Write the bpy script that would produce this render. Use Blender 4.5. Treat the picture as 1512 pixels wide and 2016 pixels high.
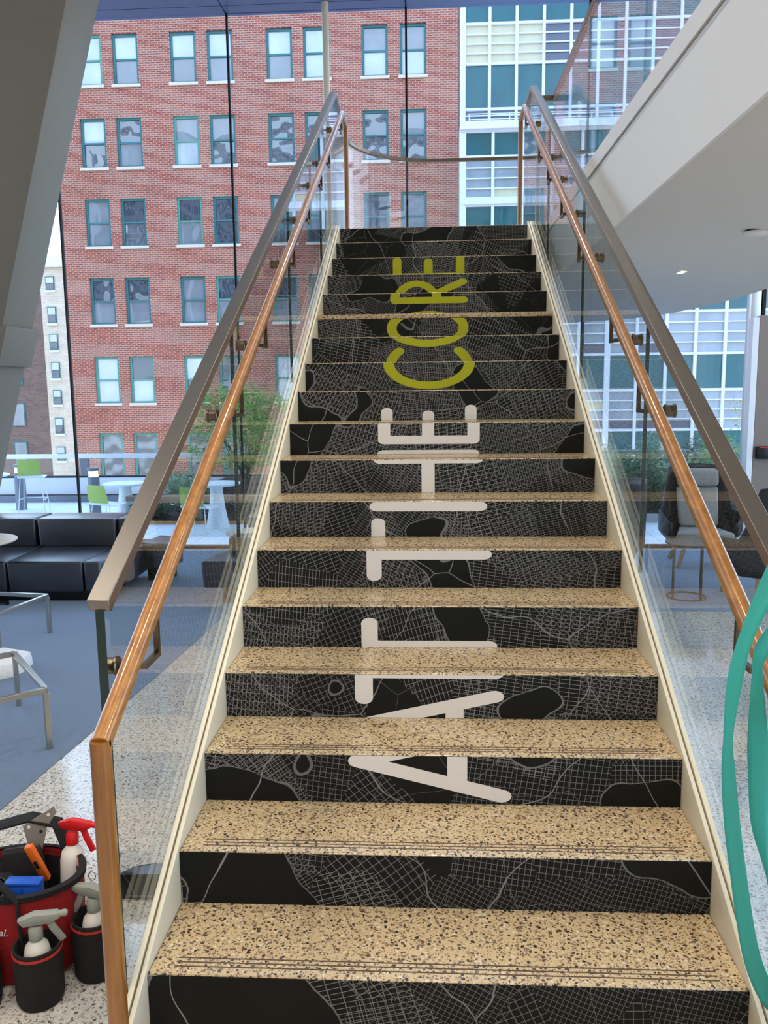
import bpy, bmesh, math, random
from mathutils import Vector, Matrix
random.seed(7)
for o in list(bpy.data.objects): bpy.data.objects.remove(o, do_unlink=True)
S = bpy.context.scene
COL = S.collection
PI = math.pi
def lin(r, g, b):
    return tuple(((c/255)/12.92 if c/255 <= .04045 else ((c/255+.055)/1.055)**2.4) for c in (r, g, b))

# ------------------------------------------------------------------ camera
cam = bpy.data.cameras.new('camera'); camo = bpy.data.objects.new('camera', cam); COL.objects.link(camo)
yaw, pitch, roll = .0567381, -.1474121, .0117790
Rz = Matrix.Rotation(yaw, 3, 'Z'); Rx = Matrix.Rotation(pitch, 3, 'X'); Ry = Matrix.Rotation(roll, 3, 'Y')
R = Rz @ Rx @ Ry
right, fwd, up = R.col[0], R.col[1], R.col[2]
m = Matrix((right, up, -fwd)).transposed().to_4x4()
m.translation = Vector((-.02607, -1.99801, 1.88647))
camo.matrix_world = m
cam.sensor_fit = 'VERTICAL'; cam.sensor_height = 36; cam.lens = 1645.97/2016*36
cam.clip_start = .02; cam.clip_end = 500
S.camera = camo
# ------------------------------------------------------------------ world, exposure
S.view_settings.view_transform = 'Standard'; S.view_settings.look = 'None'
S.view_settings.gamma = 1; S.view_settings.use_curve_mapping = False
S.view_settings.exposure = .3
S.cycles.transparent_max_bounces = 28
S.cycles.max_bounces = 5; S.cycles.diffuse_bounces = 3; S.cycles.glossy_bounces = 3; S.cycles.transmission_bounces = 2
S.cycles.adaptive_threshold = .04; S.cycles.use_light_tree = False
S.cycles.sample_clamp_indirect = 6
W = bpy.data.worlds.new('sky'); S.world = W; W.use_nodes = True
wn = W.node_tree; wn.nodes.clear()
wo = wn.nodes.new('ShaderNodeOutputWorld'); wb = wn.nodes.new('ShaderNodeBackground')
wt = wn.nodes.new('ShaderNodeTexCoord'); ws = wn.nodes.new('ShaderNodeSeparateXYZ'); wr = wn.nodes.new('ShaderNodeValToRGB')
wm = wn.nodes.new('ShaderNodeMath'); wm.operation = 'MULTIPLY_ADD'; wm.inputs[1].default_value = .5; wm.inputs[2].default_value = .5
wn.links.new(wt.outputs['Generated'], ws.inputs[0]); wn.links.new(ws.outputs['Z'], wm.inputs[0])
wn.links.new(wm.outputs[0], wr.inputs[0]); wn.links.new(wr.outputs[0], wb.inputs[0]); wn.links.new(wb.outputs[0], wo.inputs[0])
cr = wr.color_ramp
cr.elements[0].position = .44; cr.elements[0].color = (.30, .31, .33, 1)
cr.elements[1].position = 1.0; cr.elements[1].color = (.33, .56, 1.0, 1)
for p, c in ((.5, (.64, .77, .97)), (.56, (.70, .83, 1.0)), (.75, (.50, .71, 1.0))):
    e = cr.elements.new(p); e.color = (*c, 1)
wb.inputs[1].default_value = 3.1

# ------------------------------------------------------------------ materials
MATS = {}
def base_mat(name):
    m = bpy.data.materials.new(name); m.use_nodes = True
    nt = m.node_tree; nt.nodes.clear()
    out = nt.nodes.new('ShaderNodeOutputMaterial')
    MATS[name] = m
    return m, nt, out
def nd(nt, typ, **kw):
    n = nt.nodes.new(typ)
    for k, v in kw.items():
        if k.startswith('i_'):
            key = k[2:]; key = int(key) if key.isdigit() else key
            n.inputs[key].default_value = v
        else: setattr(n, k, v)
    return n
def math_n(nt, op, a, b=None, c=None):
    n = nt.nodes.new('ShaderNodeMath'); n.operation = op
    for i, v in enumerate((a, b, c)):
        if v is None: continue
        if hasattr(v, 'links'): nt.links.new(v, n.inputs[i])
        else: n.inputs[i].default_value = v
    return n.outputs[0]
def mixc(nt, fac, a, b, blend='MIX'):
    n = nt.nodes.new('ShaderNodeMix'); n.data_type = 'RGBA'; n.blend_type = blend
    for idx, v in ((0, fac), (6, a), (7, b)):
        if hasattr(v, 'links'): nt.links.new(v, n.inputs[idx])
        elif idx == 0: n.inputs[0].default_value = v
        else: n.inputs[idx].default_value = (*v[:3], 1)
    return n.outputs[2]
def ramp(nt, fac, stops, const=False):
    n = nt.nodes.new('ShaderNodeValToRGB'); r = n.color_ramp
    if const: r.interpolation = 'CONSTANT'
    r.elements[0].position, r.elements[0].color = stops[0][0], (*stops[0][1], 1)
    r.elements[1].position, r.elements[1].color = stops[-1][0], (*stops[-1][1], 1)
    for p, c in stops[1:-1]:
        e = r.elements.new(p); e.color = (*c, 1)
    nt.links.new(fac, n.inputs[0])
    return n.outputs[0]
def principled(nt, out, **kw):
    b = nt.nodes.new('ShaderNodeBsdfPrincipled')
    nt.links.new(b.outputs[0], out.inputs[0])
    for k, v in kw.items():
        k = k.replace('_', ' ')
        if hasattr(v, 'links'): nt.links.new(v, b.inputs[k])
        elif isinstance(v, tuple) and len(v) == 3: b.inputs[k].default_value = (*v, 1)
        else: b.inputs[k].default_value = v
    return b
def objco(nt): return nt.nodes.new('ShaderNodeTexCoord').outputs['Object']
def mapped(nt, scale=(1, 1, 1), rot=(0, 0, 0)):
    mp = nt.nodes.new('ShaderNodeMapping'); nt.links.new(objco(nt), mp.inputs[0])
    mp.inputs['Scale'].default_value = scale; mp.inputs['Rotation'].default_value = rot
    return mp.outputs[0]
def noise(nt, vec, scale, detail=3, rough=.5):
    n = nt.nodes.new('ShaderNodeTexNoise'); n.inputs['Scale'].default_value = scale
    n.inputs['Detail'].default_value = detail; n.inputs['Roughness'].default_value = rough
    nt.links.new(vec, n.inputs['Vector']); return n.outputs[0]
def bumpn(nt, h, strength, dist=.01):
    b = nt.nodes.new('ShaderNodeBump'); b.inputs['Strength'].default_value = strength; b.inputs['Distance'].default_value = dist
    nt.links.new(h, b.inputs['Height']); return b.outputs[0]
def pm(name, col, rough=.5, metal=0., var=.08, vscale=6., bump=0., bscale=80., coat=0., stretch=(1, 1, 1), ior=1.45, emit=None, es=0., sheen=0.):
    """plain procedural material: principled with a faint noise in colour and relief"""
    m, nt, out = base_mat(name)
    v = mapped(nt, stretch)
    n = noise(nt, v, vscale, 4)
    c = mixc(nt, n, tuple(x*(1-var) for x in col), tuple(min(1, x*(1+var)) for x in col))
    kw = dict(Base_Color=c, Roughness=rough, Metallic=metal, IOR=ior)
    if coat: kw['Coat_Weight'] = coat; kw['Coat_Roughness'] = .08
    b = principled(nt, out, **kw)
    if name == 'sofa_vinyl': b.inputs['Coat Roughness'].default_value = .3
    if sheen: b.inputs['Sheen Weight'].default_value = sheen; b.inputs['Sheen Roughness'].default_value = .4; b.inputs['Sheen Tint'].default_value = (.7, .85, 1, 1)
    if bump: nt.links.new(bumpn(nt, noise(nt, v, bscale, 3), bump), b.inputs['Normal'])
    if emit: b.inputs['Emission Color'].default_value = (*emit, 1); b.inputs['Emission Strength'].default_value = es
    return m
def terrazzo(name, bcol, chips, s1, s2, rough, ior=1.5):
    m, nt, out = base_mat(name)
    v = objco(nt)
    col = mixc(nt, noise(nt, v, 3, 3), tuple(x*.94 for x in bcol), tuple(x*1.05 for x in bcol))
    for s, lo, hi in ((s2, .26, .33), (s1, .34, .40)):
        vo = nd(nt, 'ShaderNodeTexVoronoi', i_Scale=s); 
        d = nt.nodes.new('ShaderNodeMixRGB'); d.blend_type = 'ADD'; d.inputs[0].default_value = .012
        nt.links.new(v, d.inputs[1]); nz = nt.nodes.new('ShaderNodeTexNoise'); nz.inputs['Scale'].default_value = s*.9
        nt.links.new(v, nz.inputs[0]); nt.links.new(nz.outputs['Color'], d.inputs[2])
        nt.links.new(d.outputs[0], vo.inputs['Vector'])
        sep = nt.nodes.new('ShaderNodeSeparateColor'); nt.links.new(vo.outputs['Color'], sep.inputs[0])
        cc = ramp(nt, sep.outputs[0], [(i/len(chips), c) for i, c in enumerate(chips)], True)
        thr = math_n(nt, 'MULTIPLY_ADD', sep.outputs[1], .28, lo-.10)
        mask = math_n(nt, 'LESS_THAN', vo.outputs['Distance'], thr)
        col = mixc(nt, mask, col, cc)
    principled(nt, out, Base_Color=col, Roughness=rough, IOR=ior)
    return m
def glass_mat(name, tint, f0=.04):
    m, nt, out = base_mat(name)
    lw = nd(nt, 'ShaderNodeLayerWeight'); f = math_n(nt, 'POWER', lw.outputs['Facing'], 5.)
    f = math_n(nt, 'MULTIPLY_ADD', f, .75, f0)
    tr = nd(nt, 'ShaderNodeBsdfTransparent'); tr.inputs[0].default_value = (*tint, 1)
    gl = nd(nt, 'ShaderNodeBsdfGlossy'); gl.inputs['Roughness'].default_value = 0.; gl.inputs[0].default_value = (1, 1, 1, 1)
    mx = nd(nt, 'ShaderNodeMixShader')
    nt.links.new(f, mx.inputs[0]); nt.links.new(tr.outputs[0], mx.inputs[1]); nt.links.new(gl.outputs[0], mx.inputs[2])
    nt.links.new(mx.outputs[0], out.inputs[0])
    return m
def foliage_mat(name, cols):
    m, nt, out = base_mat(name)
    g = nd(nt, 'ShaderNodeNewGeometry')
    c = ramp(nt, g.outputs['Random Per Island'], [(i/(len(cols)-1), k) for i, k in enumerate(cols)])
    b = principled(nt, out, Base_Color=c, Roughness=.5)
    tl = nd(nt, 'ShaderNodeBsdfTranslucent'); nt.links.new(c, tl.inputs[0])
    mx = nd(nt, 'ShaderNodeMixShader', i_0=.45)
    nt.links.new(b.outputs[0], mx.inputs[1]); nt.links.new(tl.outputs[0], mx.inputs[2]); nt.links.new(mx.outputs[0], out.inputs[0])
    return m
def brick_mat(name, c1, c2, mortar, cl=.21, ch=.075, sx='X', var=.35):
    m, nt, out = base_mat(name)
    s = nd(nt, 'ShaderNodeSeparateXYZ'); nt.links.new(objco(nt), s.inputs[0])
    cb = nd(nt, 'ShaderNodeCombineXYZ'); nt.links.new(s.outputs[sx], cb.inputs[0]); nt.links.new(s.outputs['Z'], cb.inputs[1])
    br = nd(nt, 'ShaderNodeTexBrick', i_Scale=1.)
    br.inputs['Color1'].default_value = (*c1, 1); br.inputs['Color2'].default_value = (*c2, 1); br.inputs['Mortar'].default_value = (*mortar, 1)
    br.inputs['Mortar Size'].default_value = .011; br.inputs['Brick Width'].default_value = cl; br.inputs['Row Height'].default_value = ch
    br.inputs['Mortar Smooth'].default_value = .15; br.inputs['Bias'].default_value = -.1
    nt.links.new(cb.outputs[0], br.inputs['Vector'])
    n = noise(nt, cb.outputs[0], .35, 4)
    c = mixc(nt, math_n(nt, 'MULTIPLY_ADD', n, var*2, -var+.5), br.outputs[0], (.55, .5, .45), 'MULTIPLY')
    n2 = noise(nt, cb.outputs[0], 2.5, 3)
    c = mixc(nt, .35, c, ramp(nt, n2, [(.3, (.7, .68, .7)), (.7, (1, 1, 1))]), 'MULTIPLY')
    b = principled(nt, out, Base_Color=c, Roughness=.85)
    nt.links.new(bumpn(nt, br.outputs['Fac'], -.5, .01), b.inputs['Normal'])
    return m
def pane_mat(name, col, bscale, strength, ior=1.9, rough=.0):
    m, nt, out = base_mat(name)
    v = mapped(nt, (1, 1, .8))
    n = noise(nt, v, bscale, 0., .4)
    b = principled(nt, out, Base_Color=mixc(nt, noise(nt, v, 1.3, 2), tuple(x*.7 for x in col), tuple(min(1, x*1.3) for x in col)), Roughness=rough, IOR=ior)
    nt.links.new(bumpn(nt, n, strength, .12), b.inputs['Normal'])
    return m
def wood_mat(name, c1, c2, rot=(0, 0, 0), sc=(28, 2.2, 28), coat=.6):
    m, nt, out = base_mat(name)
    v = mapped(nt, sc, rot)
    n = noise(nt, v, 1.6, 6, .6); n2 = noise(nt, v, 9, 2)
    c = ramp(nt, n, [(.3, c1), (.5, tuple((a+b)/2 for a, b in zip(c1, c2))), (.72, c2)])
    c = mixc(nt, math_n(nt, 'MULTIPLY', n2, .35), c, tuple(x*.55 for x in c1))
    principled(nt, out, Base_Color=c, Roughness=.32, Coat_Weight=coat, Coat_Roughness=.1)
    return m
def map_mat(name):
    """black vinyl printed with a street map in thin grey lines"""
    m, nt, out = base_mat(name)
    s = nd(nt, 'ShaderNodeSeparateXYZ'); nt.links.new(objco(nt), s.inputs[0])
    cb = nd(nt, 'ShaderNodeCombineXYZ'); nt.links.new(s.outputs['X'], cb.inputs[0]); nt.links.new(s.outputs['Z'], cb.inputs[1])
    v = cb.outputs[0]
    def distort(vec, scale, amt, w=0.):
        nz = nd(nt, 'ShaderNodeTexNoise', i_Scale=scale, i_Detail=2.); nt.links.new(vec, nz.inputs[0])
        sub = nd(nt, 'ShaderNodeVectorMath', operation='SUBTRACT'); nt.links.new(nz.outputs['Color'], sub.inputs[0]); sub.inputs[1].default_value = (.5, .5, .5)
        ma = nd(nt, 'ShaderNodeVectorMath', operation='MULTIPLY_ADD'); nt.links.new(sub.outputs[0], ma.inputs[0]); ma.inputs[1].default_value = (amt, amt, 0); nt.links.new(vec, ma.inputs[2])
        return ma.outputs[0]
    vd = distort(v, 2.2, .035)
    lines = None
    for sc, px, py, w, br in ((2.6, .0150, .034, .0009, 1.), (4.1, .020, .018, .0009, .75)):
        vo = nd(nt, 'ShaderNodeTexVoronoi', voronoi_dimensions='2D', i_Scale=sc); nt.links.new(vd, vo.inputs['Vector'])
        sep = nd(nt, 'ShaderNodeSeparateColor'); nt.links.new(vo.outputs['Color'], sep.inputs[0])
        rot = nd(nt, 'ShaderNodeVectorRotate', rotation_type='Z_AXIS'); nt.links.new(vd, rot.inputs['Vector'])
        nt.links.new(math_n(nt, 'MULTIPLY', sep.outputs[0], 3.14), rot.inputs['Angle'])
        q = nd(nt, 'ShaderNodeSeparateXYZ'); nt.links.new(rot.outputs[0], q.inputs[0])
        zf = math_n(nt, 'MULTIPLY_ADD', sep.outputs[1], .7, .7)
        ls = []
        for ax, p in ((0, px), (1, py)):
            a = math_n(nt, 'DIVIDE', q.outputs[ax], zf)
            pp = math_n(nt, 'PINGPONG', a, p/2)
            ls.append(math_n(nt, 'LESS_THAN', pp, w))
        l = math_n(nt, 'MAXIMUM', ls[0], ls[1])
        keep = math_n(nt, 'LESS_THAN' if br > .8 else 'GREATER_THAN', sep.outputs[2], .78 if br > .8 else .35)
        l = math_n(nt, 'MULTIPLY', math_n(nt, 'MULTIPLY', l, keep), br)
        lines = l if lines is None else math_n(nt, 'MAXIMUM', lines, l)
    nwat = noise(nt, distort(v, 14, .02), 1.5, 2)
    land = math_n(nt, 'LESS_THAN', nwat, .555)
    lines = math_n(nt, 'MULTIPLY', lines, land)
    shore = math_n(nt, 'LESS_THAN', math_n(nt, 'ABSOLUTE', math_n(nt, 'SUBTRACT', nwat, .557)), .0022)
    lines = math_n(nt, 'MAXIMUM', lines, math_n(nt, 'MULTIPLY', shore, .7))
    for sc, w, br, ds in ((1.7, .0034, 1.0, .30), (5.2, .0045, .5, .16)):
        ve = nd(nt, 'ShaderNodeTexVoronoi', voronoi_dimensions='2D', feature='DISTANCE_TO_EDGE', i_Scale=sc)
        nt.links.new(distort(v, 2.4, ds), ve.inputs['Vector'])
        l = math_n(nt, 'LESS_THAN', ve.outputs['Distance'], w)
        if br < .8: l = math_n(nt, 'MULTIPLY', l, land)
        lines = math_n(nt, 'MAXIMUM', lines, math_n(nt, 'MULTIPLY', l, br))
    tone = noise(nt, v, 1.2, 2)
    lines = math_n(nt, 'MULTIPLY', lines, math_n(nt, 'MULTIPLY_ADD', tone, 1.1, .35))
    c = mixc(nt, lines, (.0075, .0085, .0080), (.27, .265, .265))
    principled(nt, out, Base_Color=c, Roughness=.5, IOR=1.28)
    return m
CHIPS = [lin(84, 70, 56), lin(132, 106, 80), lin(50, 44, 40), lin(168, 148, 120), lin(112, 100, 88), lin(216, 202, 174), lin(92, 74, 58), lin(150, 122, 94)]
terrazzo('tread_terrazzo', lin(204, 178, 136), CHIPS, 88, 150, .22)
terrazzo('floor_terrazzo', lin(206, 202, 194), [lin(140, 132, 124), lin(172, 164, 154), lin(104, 98, 92), lin(220, 214, 206), lin(160, 148, 134)], 75, 140, .10, 1.65)
map_mat('map_vinyl')
pm('letter_white', lin(232, 226, 219), .45, var=.02)
pm('letter_green', lin(176, 178, 14), .45, var=.02)
pm('cream_paint', lin(226, 216, 190), .45, var=.05, bump=.04)
pm('groove_dark', lin(120, 108, 84), .6)
pm('grip_dark', lin(92, 70, 50), .7)
wood_mat('rail_wood', lin(138, 84, 26), lin(196, 134, 58), rot=(math.atan(.54), 0, 0))
wood_mat('post_wood', lin(128, 76, 24), lin(180, 118, 46), sc=(28, 28, 2.2))
wood_mat('leg_wood', lin(150, 116, 84), lin(186, 152, 116), sc=(30, 30, 3), coat=.1)
pm('steel', lin(190, 184, 176), .28, 1., var=.05, stretch=(40, 2, 40), vscale=3)
pm('cap_metal', lin(138, 130, 121), .36, 1., var=.06, stretch=(60, 2, 60), vscale=2)
pm('bronze', lin(120, 104, 86), .3, 1., var=.1)
glass_mat('clear_glass', (.965, .985, .98), .03)
glass_mat('window_glass', (.93, .965, .985), .03)
pm('glass_edge', lin(8, 40, 36), .12, var=.25, vscale=9, coat=.4)
pm('white_paint', lin(226, 224, 220), .6, var=.02)
pm('wall_paint', lin(214, 210, 202), .7, var=.03)
pm('soffit_paint', lin(212, 208, 202), .75, var=.02)
pm('column_paint', lin(138, 128, 112), .6, var=.04)
pm('sky_tinted_panel', lin(96, 122, 168), .35, .3, var=.06)  # reflected sky blue put into the metal's base colour
pm('joint_black', lin(18, 20, 22), .6)
pm('carpet', lin(92, 106, 128), .8, var=.16, vscale=40, bump=.35, bscale=320, sheen=.6)  # blue of the reflected sky put into colour and sheen tint
pm('aluminium', lin(206, 212, 218), .4, .85, var=.03)
pm('sofa_vinyl', lin(40, 45, 54), .38, var=.1, bump=.08, bscale=200, coat=.7, ior=1.6)
pm('table_top', lin(206, 192, 172), .4, var=.05)
pm('black_metal', lin(22, 22, 24), .4, .3)
pm('shell_dark', lin(40, 44, 50), .35, var=.08)
pm('grey_fabric', lin(150, 150, 148), .9, var=.08, vscale=30, bump=.3, bscale=350)
pm('stone_white', lin(232, 230, 226), .7, var=.05, bump=.6, bscale=40)
pm('taupe', lin(138, 128, 120), .5, var=.03)
pm('bag_red', lin(150, 22, 26), .8, var=.12, bump=.3, bscale=260)
pm('bag_black', lin(26, 25, 26), .85, var=.15, bump=.35, bscale=260)
pm('red_piping', lin(176, 40, 30), .6)
pm('bottle_white', lin(232, 226, 218), .4, var=.03)
pm('spray_grey', lin(150, 152, 142), .45, var=.04)
pm('spray_red', lin(214, 30, 32), .35, var=.04)
pm('blue_plastic', lin(28, 84, 186), .4)
pm('orange_plastic', lin(232, 106, 24), .4)
pm('green_plastic', lin(40, 140, 60), .3, coat=.4)
pm('dark_plastic', lin(30, 40, 44), .25, coat=.3)
pm('tan_cloth', lin(150, 130, 96), .9, bump=.4)
pm('box_black', lin(14, 15, 17), .3, var=.1)
pm('box_print', lin(84, 100, 124), .25, var=.6, vscale=26)
pm('faint_print', lin(110, 110, 108), .5)
pm('teal_ribbon', lin(60, 176, 164), .55, var=.06, vscale=3, bump=.1, bscale=400)
pm('paver', lin(222, 224, 228), .75, var=.05, vscale=9)
pm('concrete', lin(178, 180, 184), .8, var=.06)
pm('terrace_white', lin(226, 228, 236), .7, var=.02)
pm('grey_metal', lin(120, 124, 134), .45, .4)
pm('dark_planter', lin(50, 54, 62), .6)
pm('weathered_wood', lin(134, 120, 108), .8, var=.15, stretch=(1, 12, 12))
pm('corten', lin(198, 140, 84), .7, var=.12)
pm('soil', lin(52, 46, 40), .95, var=.3, vscale=20)
pm('chair_green', lin(166, 190, 92), .45, var=.03)
pm('chair_white', lin(232, 236, 240), .4, var=.02)
pm('lamp_glow', lin(255, 226, 170), .5, emit=(1, .82, .5), es=2.2)
pm('lamp_disc', lin(255, 240, 214), .5, emit=(1, .86, .66), es=1.0)
pm('bark', lin(96, 80, 66), .9, var=.2, bump=.5)
foliage_mat('leaf_tree', [lin(84, 124, 60), lin(120, 160, 76), lin(156, 190, 96), lin(190, 208, 112)])
foliage_mat('leaf_grass', [lin(96, 128, 104), lin(132, 162, 130), lin(170, 188, 154), lin(204, 210, 172)])
foliage_mat('leaf_dark', [lin(52, 78, 62), lin(80, 108, 78), lin(116, 138, 98)])
foliage_mat('goldenrod', [lin(190, 176, 60), lin(220, 206, 110)])
brick_mat('red_brick', lin(196, 104, 82), lin(156, 74, 62), lin(208, 184, 168))
brick_mat('cream_brick', lin(250, 238, 220), lin(238, 222, 198), lin(220, 208, 190), .4, .15, var=.1)
brick_mat('brown_brick', lin(140, 112, 104), lin(120, 96, 90), lin(150, 130, 120), .4, .15, var=.1)
pm('frame_teal', lin(48, 112, 116), .45, var=.06)
pm('frame_green', lin(84, 150, 138), .45, var=.06)
pm('sill_stone', lin(214, 200, 186), .8)
pane_mat('pane_dark', lin(58, 66, 78), 2.4, .30)
pane_mat('pane_mid', lin(126, 130, 136), 1.2, .10)
pane_mat('pane_light', lin(182, 190, 196), .8, .05)
pane_mat('pane_wavy', lin(84, 88, 94), 3.0, .45, 2.2)
pane_mat('spandrel', lin(20, 92, 100), .9, .05, 1.5, .12)
pane_mat('office_pane', lin(150, 160, 172), .8, .05, 1.6)
pane_mat('office_dark', lin(62, 66, 92), .8, .06, 1.7)
pm('blind', lin(210, 202, 172), .8, var=.08, stretch=(3, 1, .2))
pm('office_white', lin(226, 232, 242), .5, var=.02)

# ------------------------------------------------------------------ mesh helpers
class MB:
    def __init__(s): s.v = []; s.f = []; s.mi = []
    def add(s, vs, fs, mi=0):
        o = len(s.v); s.v += [tuple(p) for p in vs]; s.f += [tuple(i+o for i in f) for f in fs]; s.mi += [mi]*len(fs)
        return s
    def box(s, x0, x1, y0, y1, z0, z1, mi=0):
        v = [(x, y, z) for z in (z0, z1) for y in (y0, y1) for x in (x0, x1)]
        return s.add(v, [(0, 2, 3, 1), (4, 5, 7, 6), (0, 1, 5, 4), (2, 6, 7, 3), (0, 4, 6, 2), (1, 3, 7, 5)], mi)
    def prism(s, poly, axis, a, b, mi=0, side_mi=None):
        """extrude a 2D polygon along an axis: X -> (y,z), Y -> (x,z), Z -> (x,y)"""
        f = {'X': lambda p, t: (t, p[0], p[1]), 'Y': lambda p, t: (p[0], t, p[1]), 'Z': lambda p, t: (p[0], p[1], t)}[axis]
        n = len(poly); v = [f(p, a) for p in poly] + [f(p, b) for p in poly]
        s.add(v, [tuple(range(n))[::-1], tuple(range(n, 2*n))], mi)
        o = len(s.v)-2*n
        for i in range(n):
            j = (i+1) % n; s.f.append((o+i, o+j, o+n+j, o+n+i)); s.mi.append(mi if side_mi is None else side_mi)
        return s
    def sweep(s, pts, prof, uph=(0, 0, 1), closed=False, mi=0):
        """sweep a 2D profile (side, up) along a polyline with mitred corners"""
        pts = [Vector(p) for p in pts]; n = len(pts); k = len(prof)
        d0 = (pts[1]-pts[0]).normalized(); u = Vector(uph); side = d0.cross(u)
        if side.length < 1e-4: side = d0.cross(Vector((0, 1, 0)))
        side.normalize(); u = side.cross(d0).normalized()
        ring = [pts[0]+side*a+u*b for a, b in prof]; rings = [ring]
        for i in range(1, n):
            d = (pts[i]-pts[i-1]).normalized()
            nrm = d if i == n-1 else (d+(pts[i+1]-pts[i]).normalized())
            nrm.normalize(); new = []
            for p in ring:
                t = (pts[i]-p).dot(nrm)/max(1e-6, d.dot(nrm)); new.append(p+d*t)
            ring = new; rings.append(ring)
        o = len(s.v)
        for r in rings: s.v += [tuple(p) for p in r]
        for i in range(n-1):
            for j in range(k):
                a, b = o+i*k+j, o+i*k+(j+1) % k
                s.f.append((a, b, b+k, a+k)); s.mi.append(mi)
        s.f.append(tuple(o+j for j in range(k))[::-1]); s.f.append(tuple(o+(n-1)*k+j for j in range(k))); s.mi += [mi, mi]
        return s
    def tube(s, pts, r, seg=8, mi=0):
        return s.sweep(pts, [(r*math.cos(2*PI*i/seg), r*math.sin(2*PI*i/seg)) for i in range(seg)], mi=mi)
    def lathe(s, prof, c=(0, 0, 0), seg=24, sx=1., sy=1., mi=0, caps=True):
        o = len(s.v); k = len(prof)
        for i in range(seg):
            a = 2*PI*i/seg
            for r, z in prof: s.v.append((c[0]+r*sx*math.cos(a), c[1]+r*sy*math.sin(a), c[2]+z))
        for i in range(seg):
            for j in range(k-1):
                a, b = o+i*k+j, o+((i+1) % seg)*k+j
                s.f.append((a, b, b+1, a+1)); s.mi.append(mi)
        if caps and prof[0][0] > 1e-5: s.f.append(tuple(o+i*k for i in range(seg))[::-1]); s.mi.append(mi)
        if caps and prof[-1][0] > 1e-5: s.f.append(tuple(o+i*k+k-1 for i in range(seg))); s.mi.append(mi)
        return s
    def xf(s, M, start=0):
        s.v = s.v[:start]+[tuple(M @ Vector(p)) for p in s.v[start:]]; return s
    def build(s, name, mat, parent=None, smooth=False, bevel=0., bseg=2, mods=None):
        me = bpy.data.meshes.new(name); me.from_pydata(s.v, [], s.f)
        for mm in (mat if isinstance(mat, (list, tuple)) else [mat]): me.materials.append(MATS[mm])
        for p, i in zip(me.polygons, s.mi): p.material_index = i
        bm = bmesh.new(); bm.from_mesh(me)
        bmesh.ops.recalc_face_normals(bm, faces=bm.faces)
        if bevel:
            ed = [e for e in bm.edges if len(e.link_faces) == 2 and e.calc_face_angle(0) > .5]
            bmesh.ops.bevel(bm, geom=ed, offset=bevel, segments=bseg, affect='EDGES', profile=.5, clamp_overlap=True)
        bm.to_mesh(me); bm.free()
        if smooth or bevel:
            for p in me.polygons: p.use_smooth = True
            try: me.set_sharp_from_angle(angle=.7)
            except Exception: pass
        o = bpy.data.objects.new(name, me); COL.objects.link(o)
        if parent: o.parent = parent
        return o
def empty(name, loc=(0, 0, 0), rz=0.):
    o = bpy.data.objects.new(name, None); COL.objects.link(o); o.location = loc; o.rotation_euler = (0, 0, rz); o.empty_display_size = .1
    return o
def tag(o, label, cat, group=None):
    o['label'] = label; o['category'] = cat
    if group: o['group'] = group
    return o
def struct(o, label=None):
    o['kind'] = 'structure'
    if label: o['label'] = label
    return o
def bx(name, mat, parent, x0, x1, y0, y1, z0, z1, bevel=0., bseg=2):
    return MB().box(x0, x1, y0, y1, z0, z1).build(name, mat, parent, bevel=bevel, bseg=bseg)
def children(o): return [c for c in bpy.data.objects if c.parent == o]
def copy_tree(o, parent=None):
    c = o.copy(); COL.objects.link(c); c.parent = parent
    for ch in children(o): copy_tree(ch, c)
    return c
RND = [(.5*math.cos(2*PI*(i+.5)/12), .5*math.sin(2*PI*(i+.5)/12)) for i in range(12)]

# ------------------------------------------------------------------ the room
RI, TR, HW = .17, .315, .79           # riser, tread, half width of the stair
LAND = 19*RI                           # landing level
WY = 7.78                              # window wall
nos = lambda y: .34+.5397*y            # line through the nosings
fl = struct(bx('floor', 'floor_terrazzo', None, -9, 9, -7, WY, -.2, 0), 'polished grey terrazzo floor around the stair')
for y in (3.1, .2):
    bx('divider_strip', 'aluminium', fl, -1.86, -.9, y-.003, y+.003, -.001, .0012)
    bx('divider_strip', 'aluminium', fl, .9, 6, y-.003, y+.003, -.001, .0012)
struct(MB().prism([(-9, -1.5), (-2.16, -1.5), (-1.99, 1.46), (-1.85, 3.35), (-1.70, 6.0), (-1.62, WY-.06), (-9, WY-.06)], 'Z', 0, .006).build('floor_carpet_left', 'carpet'), 'blue grey carpet under the dark sofas')
struct(MB().prism([(.9, 4.955), (9, 4.965), (9, WY-.06), (.9, WY-.06)], 'Z', 0, .006).build('floor_carpet_right', 'carpet'), 'blue grey carpet under the armchairs')
struct(bx('wall_back', 'wall_paint', None, -9, 9, -7.2, -7, 0, 5.97), 'off-white wall behind the viewer')
struct(bx('wall_left_light_block', 'wall_paint', None, -9.2, -9, -7, 2.0, 0, 5.97), 'unseen off-white side wall added to cut the side light')  # unseen wall, added to keep sky light off the column front
cl = struct(bx('ceiling', 'white_paint', None, -9, 9, -7, 7.1, 5.97, 6.1), 'white upper ceiling')
tr1 = struct(bx('trim_1', 'joint_black', None, -9, 9, 7.1, WY+.06, 6.0, 6.1), 'metal soffit coloured with reflected sky blue over the window wall')
xs = [-9.0+i*1.98+.8 for i in range(-1, 10)]
for i in range(len(xs)-1):
    for y0, y1 in ((7.1, 7.58), (7.592, WY+.06)):
        bx('soffit_panel', 'sky_tinted_panel', tr1, xs[i]+.006, xs[i+1]-.006, y0, y1, 5.97, 6.0)
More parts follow.
